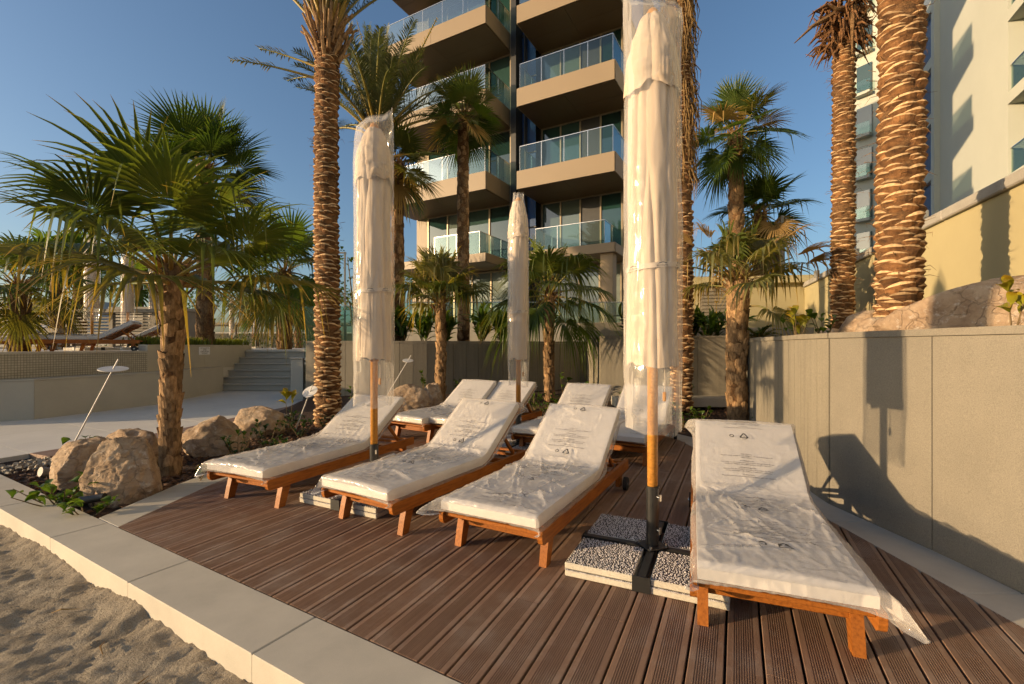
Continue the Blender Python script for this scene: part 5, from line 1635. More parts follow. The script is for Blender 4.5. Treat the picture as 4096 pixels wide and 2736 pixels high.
def leafy(label, c, h, n, kind='round', stems=3, spread=0.12, sd=1, scale=1.0, individual=True, name='leafy_plant', cat='plant', up=0.5, group='leafy plants in the beds', tipleaves=0.55):
    root = thing(name, label, cat, c, 0, group)
    rg = random.Random(sd)
    mb = MB(); tops = []
    for s in range(stems):
        a = rg.uniform(0, 6.28); d = Vector((math.cos(a), math.sin(a), 0)) * spread * rg.uniform(0.3, 1.0)
        hh = h * rg.uniform(0.7, 1.0)
        p0 = d * 0.15; p1 = d * 0.6 + Vector((0, 0, hh * 0.5)); p2 = d + Vector((0, 0, hh))
        mb.tube([p0, p1, p2], [0.007, 0.005, 0.003], 5)
        tops.append((p0, p1, p2))
    mb.build('stem', M_STEM, root)
    acc = MB(); T = []
    for k in range(n):
        p0, p1, p2 = tops[k % stems]
        t = 1 - tipleaves * rg.random() ** 1.5 if tipleaves < 1 else rg.random() * 0.95
        p = p0.lerp(p1, t * 2) if t < 0.5 else p1.lerp(p2, t * 2 - 1)
        a = rg.uniform(0, 6.28); e = rg.uniform(-0.1, 1.2) * up + 0.2
        s = scale * rg.uniform(0.7, 1.2)
        M = Matrix.Translation(p) @ Matrix.Rotation(a, 4, 'Z') @ Matrix.Rotation(e, 4, 'X') @ Matrix.Rotation(rg.uniform(-0.5, 0.5), 4, 'Y') @ Matrix.Diagonal((s, s, s, 1))
        me = rg.choice(LV[kind])
        if individual:
            o = bpy.data.objects.new('leaf', me); o.parent = root; o.matrix_local = M; COL.objects.link(o)
        else:
            acc.add([M @ v.co for v in me.vertices], [tuple(q.vertices) for q in me.polygons])
            T += [i // 3 / 5 for i in range(len(me.vertices))]
    if not individual:
        o = acc.build('foliage', LV[kind][0].materials[0], root, True)
        at_ = o.data.attributes.new('tip', 'FLOAT', 'POINT'); at_.data.foreach_set('value', np.array(T, dtype=np.float32))
    return root

leafy('low trailing plant with rounded leaves spilling onto the kerb before the cracked boulder', (-3.95, 4.05, -0.05), 0.24, 52, 'round', 12, 0.36, 1, 0.95, up=0.7, tipleaves=0.9)
leafy('small trailing plant at the kerb corner by the black spotlight', (-3.50, 3.80, -0.05), 0.14, 20, 'round', 6, 0.2, 2, 0.9, up=0.5)
leafy('round leaved sprig left of the rounded sunlit boulder', (-5.05, 5.35, -0.03), 0.40, 16, 'round', 4, 0.16, 3, 1.2)
leafy('sparse plant with rounded leaves between palm trunk and lounger', (-3.25, 4.75, -0.05), 0.16, 12, 'round', 4, 0.2, 4, 0.85)
for k, (x, y, h, lab) in enumerate([(-3.42, 5.75, 0.34, 'dark small leaved shrub right of the palm trunk'), (-3.45, 6.5, 0.36, 'dark shrub between the two left boulders and the deck'),
                                    (-3.30, 7.2, 0.30, 'dark shrub at the foot of the furthest left boulder'), (-3.75, 7.75, 0.30, 'low dark shrub beside the date palm base'),
                                    (-3.05, 7.6, 0.24, 'small dark shrub behind the leftmost lounger'), (-3.1, 5.9, 0.24, 'small dark shrub by the deck edge near the leftmost lounger')]):
    leafy(lab, (x, y, -0.05), h, 55, 'dark', 7, 0.26, 10 + k, 1.1, False, 'shrub', 'shrub', 0.6, tipleaves=0.95)
leafy('bright yellow green sprout with broad leaves by the white marker disc', (-3.66, 7.55, -0.05), 0.62, 12, 'yellow', 2, 0.10, 21, 1.1, up=0.8, tipleaves=0.2)
leafy('slender sprout with broad leaves behind the leftmost lounger head', (-3.0, 8.7, 0.0), 0.62, 14, 'round', 3, 0.12, 22, 1.1, tipleaves=0.7)
for k, (x, y, h, lab) in enumerate([(-2.0, 10.6, 0.62, 'climbing sprig against the planter wall above the craggy boulder'), (-1.25, 10.4, 0.55, 'round leaved sprig right of the short yellowing palm'),
                                    (-0.55, 10.5, 0.42, 'sprig peeping over the left pair of rear loungers'), (0.15, 10.5, 0.44, 'sprig behind the slim middle parasol'),
                                    (1.2, 10.6, 0.55, 'sprig right of the short bright green palm'), (1.75, 10.2, 0.45, 'sprig above the rear lounger head'),
                                    (2.3, 9.4, 0.40, 'sprig between the rear loungers on the right'), (3.62, 9.55, 0.62, 'slim sprig standing before the sunlit back wall'),
                                    (4.30, 8.3, 0.95, 'tall round leaved sprig beside the ladder')]):
    leafy(lab, (x, y, bed_z(x, y)), h, 16, 'round', 3, 0.14, 30 + k, 1.15, tipleaves=0.8)
for k, (x, y, lab) in enumerate([(0.45, 9.6, 'feathery green shrub at the foot of the bright green palm'), (1.05, 9.4, 'low green shrub between rear loungers and palm'), (0.75, 9.0, 'low grassy shrub behind the slim middle parasol')]):
    leafy(lab, (x, y, bed_z(x, y) - 0.02), 0.38, 90, 'small', 12, 0.30, 50 + k, 1.2, False, 'shrub', 'shrub', 0.9, tipleaves=0.9)
for k, (x, y, lab) in enumerate([(2.95, 7.9, 'leafy shrub left of the ailing palm trunk'), (3.35, 8.2, 'leafy shrub directly behind the ailing palm'), (2.75, 8.5, 'leafy shrub at the foot of the dark date palm'),
                                 (4.05, 7.5, 'leafy shrub right of the ailing palm trunk'), (3.05, 8.9, 'leafy shrub in front of the concrete ledge')]):
    leafy(lab, (x, y, bed_z(x, y)), 0.30, 34, 'round', 8, 0.24, 60 + k, 0.9, True, 'shrub', 'shrub', 0.7, tipleaves=0.8)
# above the walls
for k in range(7):
    x = -3.35 + 0.55 * k + (0.35 if k > 3 else 0)
    lab = ['broad leaved plant beside the shaggy palm trunk above the planter wall', 'broad leaved plant second from the left above the planter wall', 'tallest broad leaved plant above the planter wall, left cluster',
           'broad leaved plant left of the slim palm trunk above the planter wall', 'broad leaved plant right of the slim palm trunk above the planter wall', 'dense broad leaved plant above the planter wall', 'last broad leaved plant in the row above the planter wall'][k]
    leafy(lab, (x, 11.75 + 0.2 * (k % 2) + max(0, x + 1.2) * 0.4, 1.44), 0.62 if k != 4 else 0.75, 72, 'blade', 13, 0.32, 80 + k, 1.3, False, 'broad_leaved_plant', 'plant', 0.95, 'broad leaved plants above the wall', 0.95)
for k in range(9):
    x = 2.75 + 0.3 * k
    lab = 'leafy canna plant %s on the back right wall' % ['behind the dark date palm', 'with a yellow bloom', 'second after the yellow bloom', 'before the louvred hut', 'left of the ailing palm', 'behind the ailing palm', 'right of the ailing palm', 'further right of the ailing palm', 'last in the row'][k]
    r = leafy(lab, (x, 10.75 + 0.2 * (k % 2), 1.44), 0.62, 60, 'canna', 12, 0.26, 100 + k, 1.0, False, 'canna_plant', 'plant', 1.1, 'canna plants on the back wall', 0.95)
    if k in (1, 5, 7):
        mb = MB()
        for q in range(6):
            a = q * 1.05
            mb.add([(0, 0, 0.95), (0.05 * math.cos(a), 0.05 * math.sin(a), 0.99), (0.05 * math.cos(a + 0.7), 0.05 * math.sin(a + 0.7), 1.01)], [(0, 1, 2)])
        mb.tube([(0, 0, 0.3), (0, 0, 0.95)], 0.006, 5)
        mb.build('flower', M_FLOWER, r)
for k, (x, y, lab) in enumerate([(3.55, 5.75, 'yellow leaved shrub on the wall left of the small pale boulder'), (3.85, 6.35, 'round leaved shrub on the wall before the slim date palm'), (3.75, 5.55, 'small leafy shrub on the wall by the small pale boulder')]):
    leafy(lab, (x, y, 1.43), 0.34, 22, 'round' if k else 'yellow', 5, 0.16, 120 + k, 1.0, True, 'shrub', 'shrub', 0.7, tipleaves=0.8)
leafy('yellow green sapling with broad leaves on the wall at the right edge', (3.45, 3.18, 1.44), 0.36, 15, 'yellow', 2, 0.08, 130, 0.85, up=0.6, tipleaves=0.55)
leafy('tiny sprig growing at the base of the thick date palm', (3.60, 4.15, 1.42), 0.18, 6, 'round', 2, 0.06, 131, 0.6)

# cycad before the louvred hut
def cycad(label, c):
    root = thing('cycad', label, 'plant', c)
    rg = random.Random(5); off = np.array(c, float)
    for k in range(16):
        date_frond(root, off, np.array(c), k * 2.4, math.radians(60 - 3 * k), 0.75, rg, 0.45, 26, 0.12, M_PLANTD, 0.3, 0.1)
    MB().tube([(0, 0, -0.1), (0, 0, 0.12)], 0.09, 10).build('trunk', M_TRUNK, root)
cycad('dark cycad with arching fronds before the louvred hut', (6.0, 11.2, 1.55))

# grasses on the pool terrace planter
def grass_strip(name, label, pts, n, h, m, sd, w=0.012):
    rg = random.Random(sd); mb = MB(); T = []
    for k in range(n):
        f = rg.random() * (len(pts) - 1); i = int(f); a, b = Vector(pts[i]), Vector(pts[i + 1])
        p = a.lerp(b, f - i) + Vector((rg.gauss(0, 0.14), rg.gauss(0, 0.14), 0))
        t = rg.uniform(0, 6.28); d = Vector((math.cos(t), math.sin(t), 0)); s = d.cross(Vector((0, 0, 1))) * w
        hh = h * rg.uniform(0.5, 1.1); o_ = rg.uniform(0.2, 0.8) * hh
        q1 = p + d * o_ * 0.4 + Vector((0, 0, hh * 0.7)); q2 = p + d * o_ + Vector((0, 0, hh * rg.uniform(0.6, 1.0)))
        mb.add([p - s, p + s, q1 + s, q1 - s, q2], [(0, 1, 2, 3), (3, 2, 4)]); T += [0, 0, 0.6, 0.6, 1]
    o = mb.build(name, m, None, True)
    at_ = o.data.attributes.new('tip', 'FLOAT', 'POINT'); at_.data.foreach_set('value', np.array(T, dtype=np.float32))
    return tag(o, label, 'grass', kind='stuff')

# ---------------------------------------------------------------- pool terrace on the left
TZ = 1.25
tile_line = [(-20.0, 5.35), (-9.50, 8.12), (-8.74, 11.06)]
plant_line = [(-8.74, 11.06), (-9.25, 16.4)]
low_line = [(-20.0, 4.95), (-9.11, 7.95), (-8.36, 10.98), (-8.82, 14.1)]
terr = MB().prism([(-20.0, 5.40), (-9.52, 8.14), (-8.76, 11.06), (-9.22, 16.0), (-6.2, 16.0), (-5.3, 16.4), (-5.3, 70), (-90, 70), (-90, -13)], 0.0, TZ).build('pool_terrace', M_PATH)
terr['kind'] = 'structure'
panel_wall('ledge_wall', 'long low pale wall with a ledge below the mosaic pool edge', low_line, -0.05, 0.755, 2.4, M_POOLWALL, 0.04, 0.40, 0.03, side=1, gap=0.004)
mosaic = thing('mosaic_wall', 'mosaic tiled pool edge above the pale ledge wall', 'wall', (-9.45, 8.18, 0.75))
off = Vector((-9.45, 8.18, 0.75))
a = [Vector((*p, 0)) for p in tile_line]; b_ = offset_poly(a, 0.25); a2 = offset_poly(a, -0.02)
for i in range(2):
    MB().prism([(p.x, p.y) for p in (a[i], a[i + 1], b_[i + 1], b_[i])], 0.70, TZ - 0.03).build('tiled_face', M_TILE, mosaic, off=off)
    q = resample([a2[i], a2[i + 1]], 0.9); q2 = offset_poly(q, 0.40)
    for k in range(len(q) - 1):
        e = (q[k + 1] - q[k]).normalized() * 0.002
        MB().prism([(p.x, p.y) for p in (q[k] + e, q[k + 1] - e, q2[k + 1] - e, q2[k] + e)], TZ - 0.03, TZ + 0.012).build('rim_stone', M_KERB, mosaic, off=off)
wt = MB().add([(-15.0, 7.1, TZ + 0.006), (-10.0, 8.4, TZ + 0.006), (-10.5, 9.2, TZ + 0.006), (-16, 9.4, TZ + 0.006)], [(0, 1, 2, 3)]).build('pool_water', M_WATER)
wt['kind'] = 'structure'
pw = panel_wall('planter_box_wall', 'cream planter wall carrying the paper notice beside the steps', plant_line, 0.70, 1.41, 2.4, M_POOLWALL, 0.04, 0.16, 0.03, side=1, gap=0.004)
grass_strip('planter_grass', 'yellow green grass growing on the planter behind the notice', [(-9.15, 11.3, 1.38), (-9.6, 16.4, 1.38)], 1500, 0.30, M_GRASS, 3)
# notice
sd_ = (Vector((*plant_line[1], 0)) - Vector((*plant_line[0], 0))).normalized()
nrm = Vector((sd_.y, -sd_.x, 0))
s0 = Vector((-8.965, 13.44, 1.24)) + nrm * 0.012
sign = thing('paper_notice', 'white paper notice taped to the cream planter wall', 'sign', s0)
def on_sign(u, v, e): return sd_ * u + Vector((0, 0, v)) + nrm * e
MB().add([on_sign(u, v, 0.004) for u, v in ((-0.27, -0.115), (0.27, -0.115), (0.27, 0.115), (-0.27, 0.115))] + [on_sign(u, v, -0.01) for u, v in ((-0.27, -0.115), (0.27, -0.115), (0.27, 0.115), (-0.27, 0.115))],
         [(0, 1, 2, 3), (7, 6, 5, 4), (0, 4, 5, 1), (1, 5, 6, 2), (2, 6, 7, 3), (3, 7, 4, 0)]).build('paper', M_PAPER, sign)
tv, tf = text_mesh('NOT ALLOW TO\nENTER\nPLEASE USE MAIN\nENTRANCE', 0.056, 'CENTER', 0.92, 2)
tv[:, 1] -= (tv[:, 1].max() + tv[:, 1].min()) / 2
MB().add([on_sign(p[0], p[1], 0.0065) for p in tv], tf).build('lettering', M_INK, sign)

# steps up to the terrace
steps = thing('steps', 'six pale stone steps climbing to the pool terrace', 'stairs', (-7.7, 14.1, 0.0))
so = Vector((-7.7, 14.1, 0.0))
for i in range(6):
    y0 = 14.10 + 0.36 * i; zt = 0.198 * (i + 1)
    MB().box((-7.7, (y0 + 16.6) / 2, zt / 2), (3.0 - 0.004 * i, 16.6 - y0, zt - 0.03)).build('riser', M_POOLWALL, steps, off=so)
    MB().bbox((-7.7, y0 + 0.17 - 0.015, zt), (2.98, 0.40, 0.032), 0.006).build('tread', M_KERB, steps, off=so)
pier = thing('stair_pier', 'pale pier and side wall right of the steps', 'wall', (-5.5, 11.8, 0))
MB().bbox((0, 1.7, 0.52), (0.32, 3.4, 1.04), 0.01).build('pier_body', M_POOLWALL, pier)
MB().bbox((0, 1.7, 1.062), (0.35, 3.45, 0.035), 0.006).build('pier_cap', M_KERB, pier)
gf = thing('glass_fence', 'green tinted glass fence panels beside the tall date palm', 'fence', (-5.1, 11.35, 0))
for k in range(2):
    MB().box((0.30 + 0.62 * k, 0, 1.2), (0.60, 0.014, 2.3)).build('pane', M_FENCEGLASS, gf)
    for zz in (0.95, 1.05):
        MB().bbox((0.03 + 0.62 * k, -0.012, zz), (0.05, 0.03, 0.05), 0.004).build('clamp', M_STEEL, gf)
fr = thing('metal_gate_frame', 'slim grey metal frame standing behind the date palm trunk', 'frame', (-4.2, 11.6, 1.4))
for x in (0.0, -0.22):
    MB().bar((x, 0, -0.4), (x, 0, 2.32), 0.035).build('post', M_GREYMETAL, fr)
MB().bar((0.03, 0, 2.32), (-0.25, 0, 2.32), 0.035).build('top_bar', M_GREYMETAL, fr)

def small_tree(label, c, h, r, n, kind, sd, scale):
    root = thing('leafy_tree', label, 'tree', c)
    rg = random.Random(sd); mb = MB()
    for k in range(9):
        a = k * 2.4; d = Vector((math.cos(a), math.sin(a), 0)) * r * rg.uniform(0.3, 0.8)
        mb.tube([(0, 0, 0), d * 0.3 + Vector((0, 0, h * 0.5)), d + Vector((0, 0, h * rg.uniform(0.6, 1.0)))], [0.05, 0.03, 0.01], 6)
    mb.build('trunk', M_STEM, root)
    acc = MB(); T = []
    cl = [(rg.gauss(0, r * 0.5), rg.gauss(0, r * 0.5), h * rg.uniform(0.35, 1.0)) for _ in range(26)]
    for k in range(n):
        c0 = rg.choice(cl)
        p = Vector((c0[0] + rg.gauss(0, r * 0.18), c0[1] + rg.gauss(0, r * 0.18), c0[2] + rg.gauss(0, r * 0.18)))
        s = scale * rg.uniform(0.6, 1.2)
        M = Matrix.Translation(p) @ Matrix.Rotation(rg.uniform(0, 6.28), 4, 'Z') @ Matrix.Rotation(rg.uniform(-0.8, 0.8), 4, 'X') @ Matrix.Diagonal((s, s, s, 1))
        me = LV[kind][0]
        acc.add([M @ v.co for v in me.vertices], [tuple(q.vertices) for q in me.polygons]); T += [i // 3 / 5 for i in range(len(me.vertices))]
    o = acc.build('crown', LV[kind][0].materials[0], root, True)
    at_ = o.data.attributes.new('tip', 'FLOAT', 'POINT'); at_.data.foreach_set('value', np.array(T, dtype=np.float32))
small_tree('small leafy tree seen between the date palm and the second parasol', (-5.6, 16.5, 1.2), 3.4, 0.9, 420, 'round', 4, 1.5)
small_tree('small green tree far behind the terrace parasols', (-17.2, 26.0, 1.2), 3.2, 1.2, 500, 'round', 6, 2.0)

# more loungers and parasols up on the terrace
lounger('dark teak lounger seen side on upon the pool terrace', (-10.72, 10.60), (0.91, 0.416), 30, 71, detail=0.4, group='loungers on the pool terrace', z=TZ)
lounger('teak lounger behind the side-on one on the pool terrace', (-11.15, 12.1), (0.91, 0.416), 30, 73, detail=0.4, group='loungers on the pool terrace', z=TZ)
lounger('teak lounger at the far left edge of the pool terrace', (-15.2, 12.7), (0.6, 0.8), 30, 75, detail=0.4, group='loungers on the pool terrace', z=TZ)
_old = parasol
def far_parasol(label, loc, top, sd, width=1.0):
    r = parasol(label, loc, -0.3, top, sd, width, 0.0)
    r.location.z = TZ
    r['group'] = 'closed parasols on the pool terrace'
far_parasol('bagged parasol on the terrace left of the broad palm, nearest of three', (-12.1, 13.3), 3.3, 13)
far_parasol('bagged parasol on the terrace, middle of three left of the palm trunk', (-12.9, 15.5), 3.3, 14)
far_parasol('bagged parasol on the terrace, close beside the broad palm trunk', (-13.95, 18.0), 3.3, 16)
far_parasol('distant slim white parasol seen under the palm leaves', (-18.2, 30.0), 3.3, 17, 0.8)
far_parasol('distant white parasol nearest the date palm trunk', (-14.7, 26.5), 3.5, 18, 0.8)

# slatted screens, hut, pergola, far building
def slat_screen(name, label, x0, x1, y, z0, z1, nsl, posts, m=M_LOUVRE):
    r = thing(name, label, 'fence', (x0, y, z0))
    for p in posts: MB().box((p - x0, 0, (z1 - z0) / 2), (0.14, 0.14, z1 - z0)).build('post', M_LOUVRE, r)
    MB().box(((x1 - x0) / 2, 0, z1 - z0 + 0.06), (x1 - x0 + 0.3, 0.5, 0.12)).build('top_beam', M_LOUVRE, r)
    for k in range(nsl):
        MB().box(((x1 - x0) / 2, 0.02, (k + 0.5) * (z1 - z0) / nsl), (x1 - x0, 0.03, (z1 - z0) / nsl * 0.45)).build('slat', m, r)
slat_screen('slatted_screen', 'slatted timber screen with top beam at the back of the terrace', -18.6, -13.2, 17.2, 1.30, 2.62, 11, (-18.4, -16.6, -14.9, -13.3))
slat_screen('low_picket_fence', 'low pale picket fence at the far left of the terrace', -17.5, -13.6, 13.9, 1.25, 1.78, 4, (-17.3, -15.6, -13.8), M_KERB)
hut = thing('louvred_hut', 'small grey green louvred hut behind the terrace parasols', 'hut', (-14.2, 20.0, 1.25))
MB().box((-1.6, 0.6, 0.85), (2.6, 1.6, 1.7)).build('wall', M_LOUVRE, hut)
MB().box((-1.6, 0.55, 1.75), (2.8, 1.8, 0.10)).build('roof', M_COPING, hut)
for k in range(12): MB().box((-2.2, -0.23, 0.2 + 0.12 * k), (1.2, 0.05, 0.07)).build('louvre', M_KERB, hut)
perg = thing('pergola', 'long flat roofed pergola in the distance left of the date palm', 'pergola', (-17, 34, 1.25))
MB().box((-3, 0, 1.72), (17, 3.0, 0.14)).build('roof', M_LOUVRE, perg)
for k in range(7): MB().box((-10.5 + 2.6 * k, -1.2, 0.82), (0.22, 0.22, 1.66)).build('post', M_LOUVRE, perg)
MB().box((-3, 1.6, 0.55), (17, 0.2, 1.1)).build('back_wall', M_POOLWALL, perg)
bt = thing('boundary_wall', 'low cream boundary wall far behind the terrace', 'wall', (-30, 42, 1.25))
MB().box((0, 0, 0.7), (70, 0.3, 1.4)).build('wall_body', M_POOLWALL, bt)
for k, (x, y, lab) in enumerate([(-22.5, 27, 'distant clipped hedge left on the terrace'), (-17, 31, 'distant clipped hedge below the pergola'), (-12.0, 24.5, 'distant low hedge near the date palm trunk')]):
    rg = random.Random(k + 70); acc = MB(); T = []
    for q in range(520):
        p = Vector((rg.uniform(-2.8, 2.8), rg.uniform(-0.4, 0.4), rg.uniform(0, 0.75)))
        s = rg.uniform(1.2, 2.2)
        M = Matrix.Translation(p) @ Matrix.Rotation(rg.uniform(0, 6.28), 4, 'Z') @ Matrix.Rotation(rg.uniform(0, 1.4), 4, 'X') @ Matrix.Diagonal((s, s, s, 1))
        me = LV['dark'][0]; acc.add([M @ v.co for v in me.vertices], [tuple(f.vertices) for f in me.polygons]); T += [i // 3 / 5 for i in range(18)]
    o = acc.build('hedge', M_PLANTD, None, True); o.location = (x, y, TZ)
    at_ = o.data.attributes.new('tip', 'FLOAT', 'POINT'); at_.data.foreach_set('value', np.array(T, dtype=np.float32))
    tag(o, lab, 'hedge', 'hedges on the terrace')
for k, (dx, Y, tz_, lab) in enumerate([(586, 30, 3.6, 'distant small fan palm left of the date palm trunk'), (684, 29, 3.7, 'distant small fan palm hard by the date palm trunk'), (316, 22, 4.4, 'distant palm trunk behind the terrace parasols'),
                                       (182, 17.5, 4.6, 'distant ringed palm behind the slatted screen'), (132, 16.2, 4.4, 'distant palm left of the ringed one behind the slatted screen')]):
    p = W(dx, 790, Y)
    fan_palm(lab, (p.x, p.y, TZ), tz_, 0.2, 0.17, 60 + k, 14, 0.45, 0.95, (80, -40), lambda f, rg: M_LEAFDARK, 0.3, boot=FBL, row=0.22, per=6, nseg=22, sag=0.2, blimit=60, fibre=False)
apt = thing('apartment_block', 'pale apartment block far away at the left', 'building', (-80, 82, 0))
MB().box((0, 0, 4.2), (18, 8, 8.4)).build('wall', M_FARWALL, apt)
MB().box((3, -1, 5.6), (8, 8, 7.4)).build('wing', M_FARWALL, apt)
for i in range(6):
    for j in range(2):
        MB().box((-0.2 + 1.25 * i, -5.03, 6.2 + 1.6 * j - 1.2), (0.6, 0.06, 0.8)).build('window', M_FARBLUE, apt)

# ---------------------------------------------------------------- brown building with balconies
BO = Vector((-1.115, 19.6, 0)); BR = Vector((0.874, -0.486, 0)).normalized(); BB = Vector((0.486, 0.874, 0)).normalized()
BRZ = math.atan2(BR.y, BR.x)
bld = thing('apartment_building', 'brown apartment building with stacked glass fronted balconies', 'building', tuple(BO), BRZ)
LV_Z = [5.35, 8.82, 12.33, 15.87, 19.40, 22.9]
def pbox(name, m, parent, p0, p1, q0, q1, z0, z1, b=0.0):
    mb = MB(); c = ((p0 + p1) / 2, (q0 + q1) / 2, (z0 + z1) / 2); d = (p1 - p0, q1 - q0, z1 - z0)
    (mb.bbox(c, d, b) if b else mb.box(c, d))
    return mb.build(name, m, parent)
# solid body behind the windows
pbox('wall', M_BEIGE, bld, -5.9, 0.1, 2.45, 14, 1.2, 26)
pbox('wall', M_BEIGE, bld, 1.15, 5.1, 3.15, 14, 1.2, 26)
pbox('wall', M_DARKFRAME, bld, 0.1, 1.15, 3.0, 14, 1.2, 26)
def railing(parent, segs, z, h=1.06):
    """glass balustrade along (p, q) points: panes, posts, top rail"""
    for (a, b) in segs:
        a = Vector((*a, 0)); b = Vector((*b, 0)); L = (b - a).length; n = max(1, round(L / 1.15)); d = (b - a) / n
        for k in range(n):
            e = d.normalized() * 0.015
            p, q = a + d * k + e, a + d * (k + 1) - e
            MB().bar(p + Vector((0, 0, z + h / 2)), q + Vector((0, 0, z + h / 2)), 0.012, h - 0.02).build('pane', M_BALGLASS, parent)
        for k in range(n + 1):
            MB().bar(a + d * k + Vector((0, 0, z)), a + d * k + Vector((0, 0, z + h)), 0.022, 0.022).build('rail_post', M_STEEL, parent)
        MB().bar(a + Vector((0, 0, z + h + 0.012)), b + Vector((0, 0, z + h + 0.012)), 0.035, 0.025).build('handrail', M_STEEL, parent)
def window_row(parent, p0, p1, q, z0, z1, n, dark=(), m=None):
    w = (p1 - p0) / n
    for k in range(n):
        pn = pbox('window', M_DARKFRAME if k in dark else (m or M_DARKWIN), parent, p0 + w * k + 0.035, p0 + w * (k + 1) - 0.035, q, q + 0.05, z0 + 0.05, z1 - 0.05)
    for k in range(n + 1):
        pbox('mullion', M_MULLION, parent, p0 + w * k - 0.034, p0 + w * k + 0.034, q - 0.05, q + 0.06, z0, z1)
    pbox('transom', M_MULLION, parent, p0, p1, q - 0.045, q + 0.058, z1 - 0.07, z1)
    pbox('transom', M_MULLION, parent, p0, p1, q - 0.045, q + 0.058, z0, z0 + 0.07)
for i, z in enumerate(LV_Z):
    nz = LV_Z[i + 1] - 0.76 if i + 1 < len(LV_Z) else z + 2.7
    fh = 0.76 if i else 0.36
    for (p0, p1, q0, q1, side) in ((-5.9, 0.0, 0.0, 2.4, -1), (1.12, 5.37, 0.70, 3.1, 1)):
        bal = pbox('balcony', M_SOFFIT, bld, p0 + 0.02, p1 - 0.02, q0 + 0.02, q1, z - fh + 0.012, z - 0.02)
        # fascia panels, jointed
        n = 2 if side < 0 else 1
        for k in range(n):
            w = (p1 - p0) / n
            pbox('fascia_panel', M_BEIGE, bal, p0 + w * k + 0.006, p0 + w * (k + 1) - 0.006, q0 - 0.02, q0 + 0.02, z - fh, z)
        for pe in (p0, p1):
            for k in range(2):
                w = (q1 - q0 - 0.04) / 2
                pbox('fascia_panel', M_BEIGE, bal, pe - 0.02, pe + 0.02, q0 + 0.025 + w * k, q0 + 0.02 + w * (k + 1) - 0.006, z - fh, z)
        for k in range(2):
            for m in range(2):
                w, d = (p1 - p0 - 0.1) / 2, (q1 - q0 - 0.1) / 2
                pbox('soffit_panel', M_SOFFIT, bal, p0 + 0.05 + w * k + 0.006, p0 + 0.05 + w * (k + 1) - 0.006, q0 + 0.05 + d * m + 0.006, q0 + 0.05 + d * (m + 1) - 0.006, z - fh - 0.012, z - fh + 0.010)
        if i > 0 or side > 0:
            ins = 0.10 if i else 0.6
            if side < 0: railing(bal, [((p0 + ins, q0 + ins), (p1 - ins, q0 + ins)), ((p1 - ins, q0 + ins), (p1 - ins, q1 - 0.1))], z)
            else: railing(bal, [((p0 + ins, q0 + ins), (p1 - ins, q0 + ins)), ((p1 - ins, q0 + ins), (p1 - ins, q1 + 0.4)), ((p0 + ins, q0 + ins), (p0 + ins, q1 - 0.1))], z)
        else:
            railing(bal, [((-3.1, 0.45), (-0.6, 0.45)), ((-0.6, 0.45), (-0.6, 2.3))], z)
    window_row(bld, -5.0, 0.0, 2.34, z, nz, 4, ())
    window_row(bld, 1.2, 5.0, 3.05, z, nz, 4, (2,))
    pbox('side_window', M_DARKWIN, bld, 5.11, 5.16, 3.9, 6.2, z + 0.1, nz - 0.1)
    pbox('side_window', M_DARKWIN, bld, 5.11, 5.16, 8.0, 10.2, z + 0.1, nz - 0.1)
    pbox('core_window', M_BLUEWIN, bld, 0.35, 1.10, 2.55, 2.6, z, nz + 0.7)
    pbox('core_transom', M_DARKFRAME, bld, 0.3, 1.15, 2.5, 2.58, z - 0.05, z + 0.06)
    pbox('core_transom', M_DARKFRAME, bld, 0.3, 1.15, 2.5, 2.58, z + 1.5, z + 1.56)
pbox('core_mullion', M_DARKFRAME, bld, 0.16, 0.42, 1.9, 2.6, 1.2, 26)
pbox('core_mullion', M_MULLION, bld, 0.02, 0.10, 2.05, 2.3, 1.2, 26)
pbox('core_mullion', M_DARKFRAME, bld, 0.62, 0.68, 2.3, 2.6, 1.2, 26)
# ground floor: deep shade, glazing, corner column, side fin
window_row(bld, -5.4, 0.0, 2.2, 2.1, 4.95, 5, (), M_GROUNDWIN)
window_row(bld, 1.2, 5.0, 2.9, 2.1, 4.95, 4, (), M_GROUNDWIN)
pbox('column', M_BEIGE, bld, 4.75, 5.25, 0.85, 1.35, 1.6, 5.0, 0.01)
pbox('column', M_BEIGE, bld, -5.9, -5.3, 0.2, 0.8, 1.6, 5.0, 0.01)
pbox('wall', M_BEIGE, bld, -5.9, -4.9, 2.1, 2.5, 1.2, 5.0)
# terrace before the building
tw = thing('terrace_wall', 'cream terrace wall with glass balustrade before the brown building', 'wall', (0, 14.6, 1.2))
for k in range(10):
    MB().box((-4.3 + 1.15 * k, 0, 0.45), (1.142, 0.10, 0.90)).build('panel', M_POOLWALL, tw)
MB().box((0.88, 0.9, 0.46), (11.6, 1.6, 0.9)).build('floor_block', M_POOLWALL, tw)
for k in range(8):
    MB().box((-4.2 + 1.3 * k, 0.02, 1.24), (1.27, 0.014, 0.62)).build('pane', M_BALGLASS, tw)
    MB().box((-4.85 + 1.3 * k, 0.02, 1.22), (0.03, 0.03, 0.66)).build('rail_post', M_STEEL, tw)
MB().box((0.4, 0.02, 1.565), (10.5, 0.04, 0.03)).build('handrail', M_STEEL, tw)
tf_ = MB().prism([(-5.2, 15.0), (6.8, 15.0), (12, 17), (9, 34), (-8, 34)], 0.0, 2.06).build('terrace_floor', M_PATH)
tf_['kind'] = 'structure'
bw = thing('side_planter_wall', 'dark low wall below the corner column of the brown building', 'wall', (3.8, 13.2, 1.2))
MB().box((0, 0, 0.42), (3.4, 0.2, 0.84)).build('wall_body', M_BACKWALL, bw)

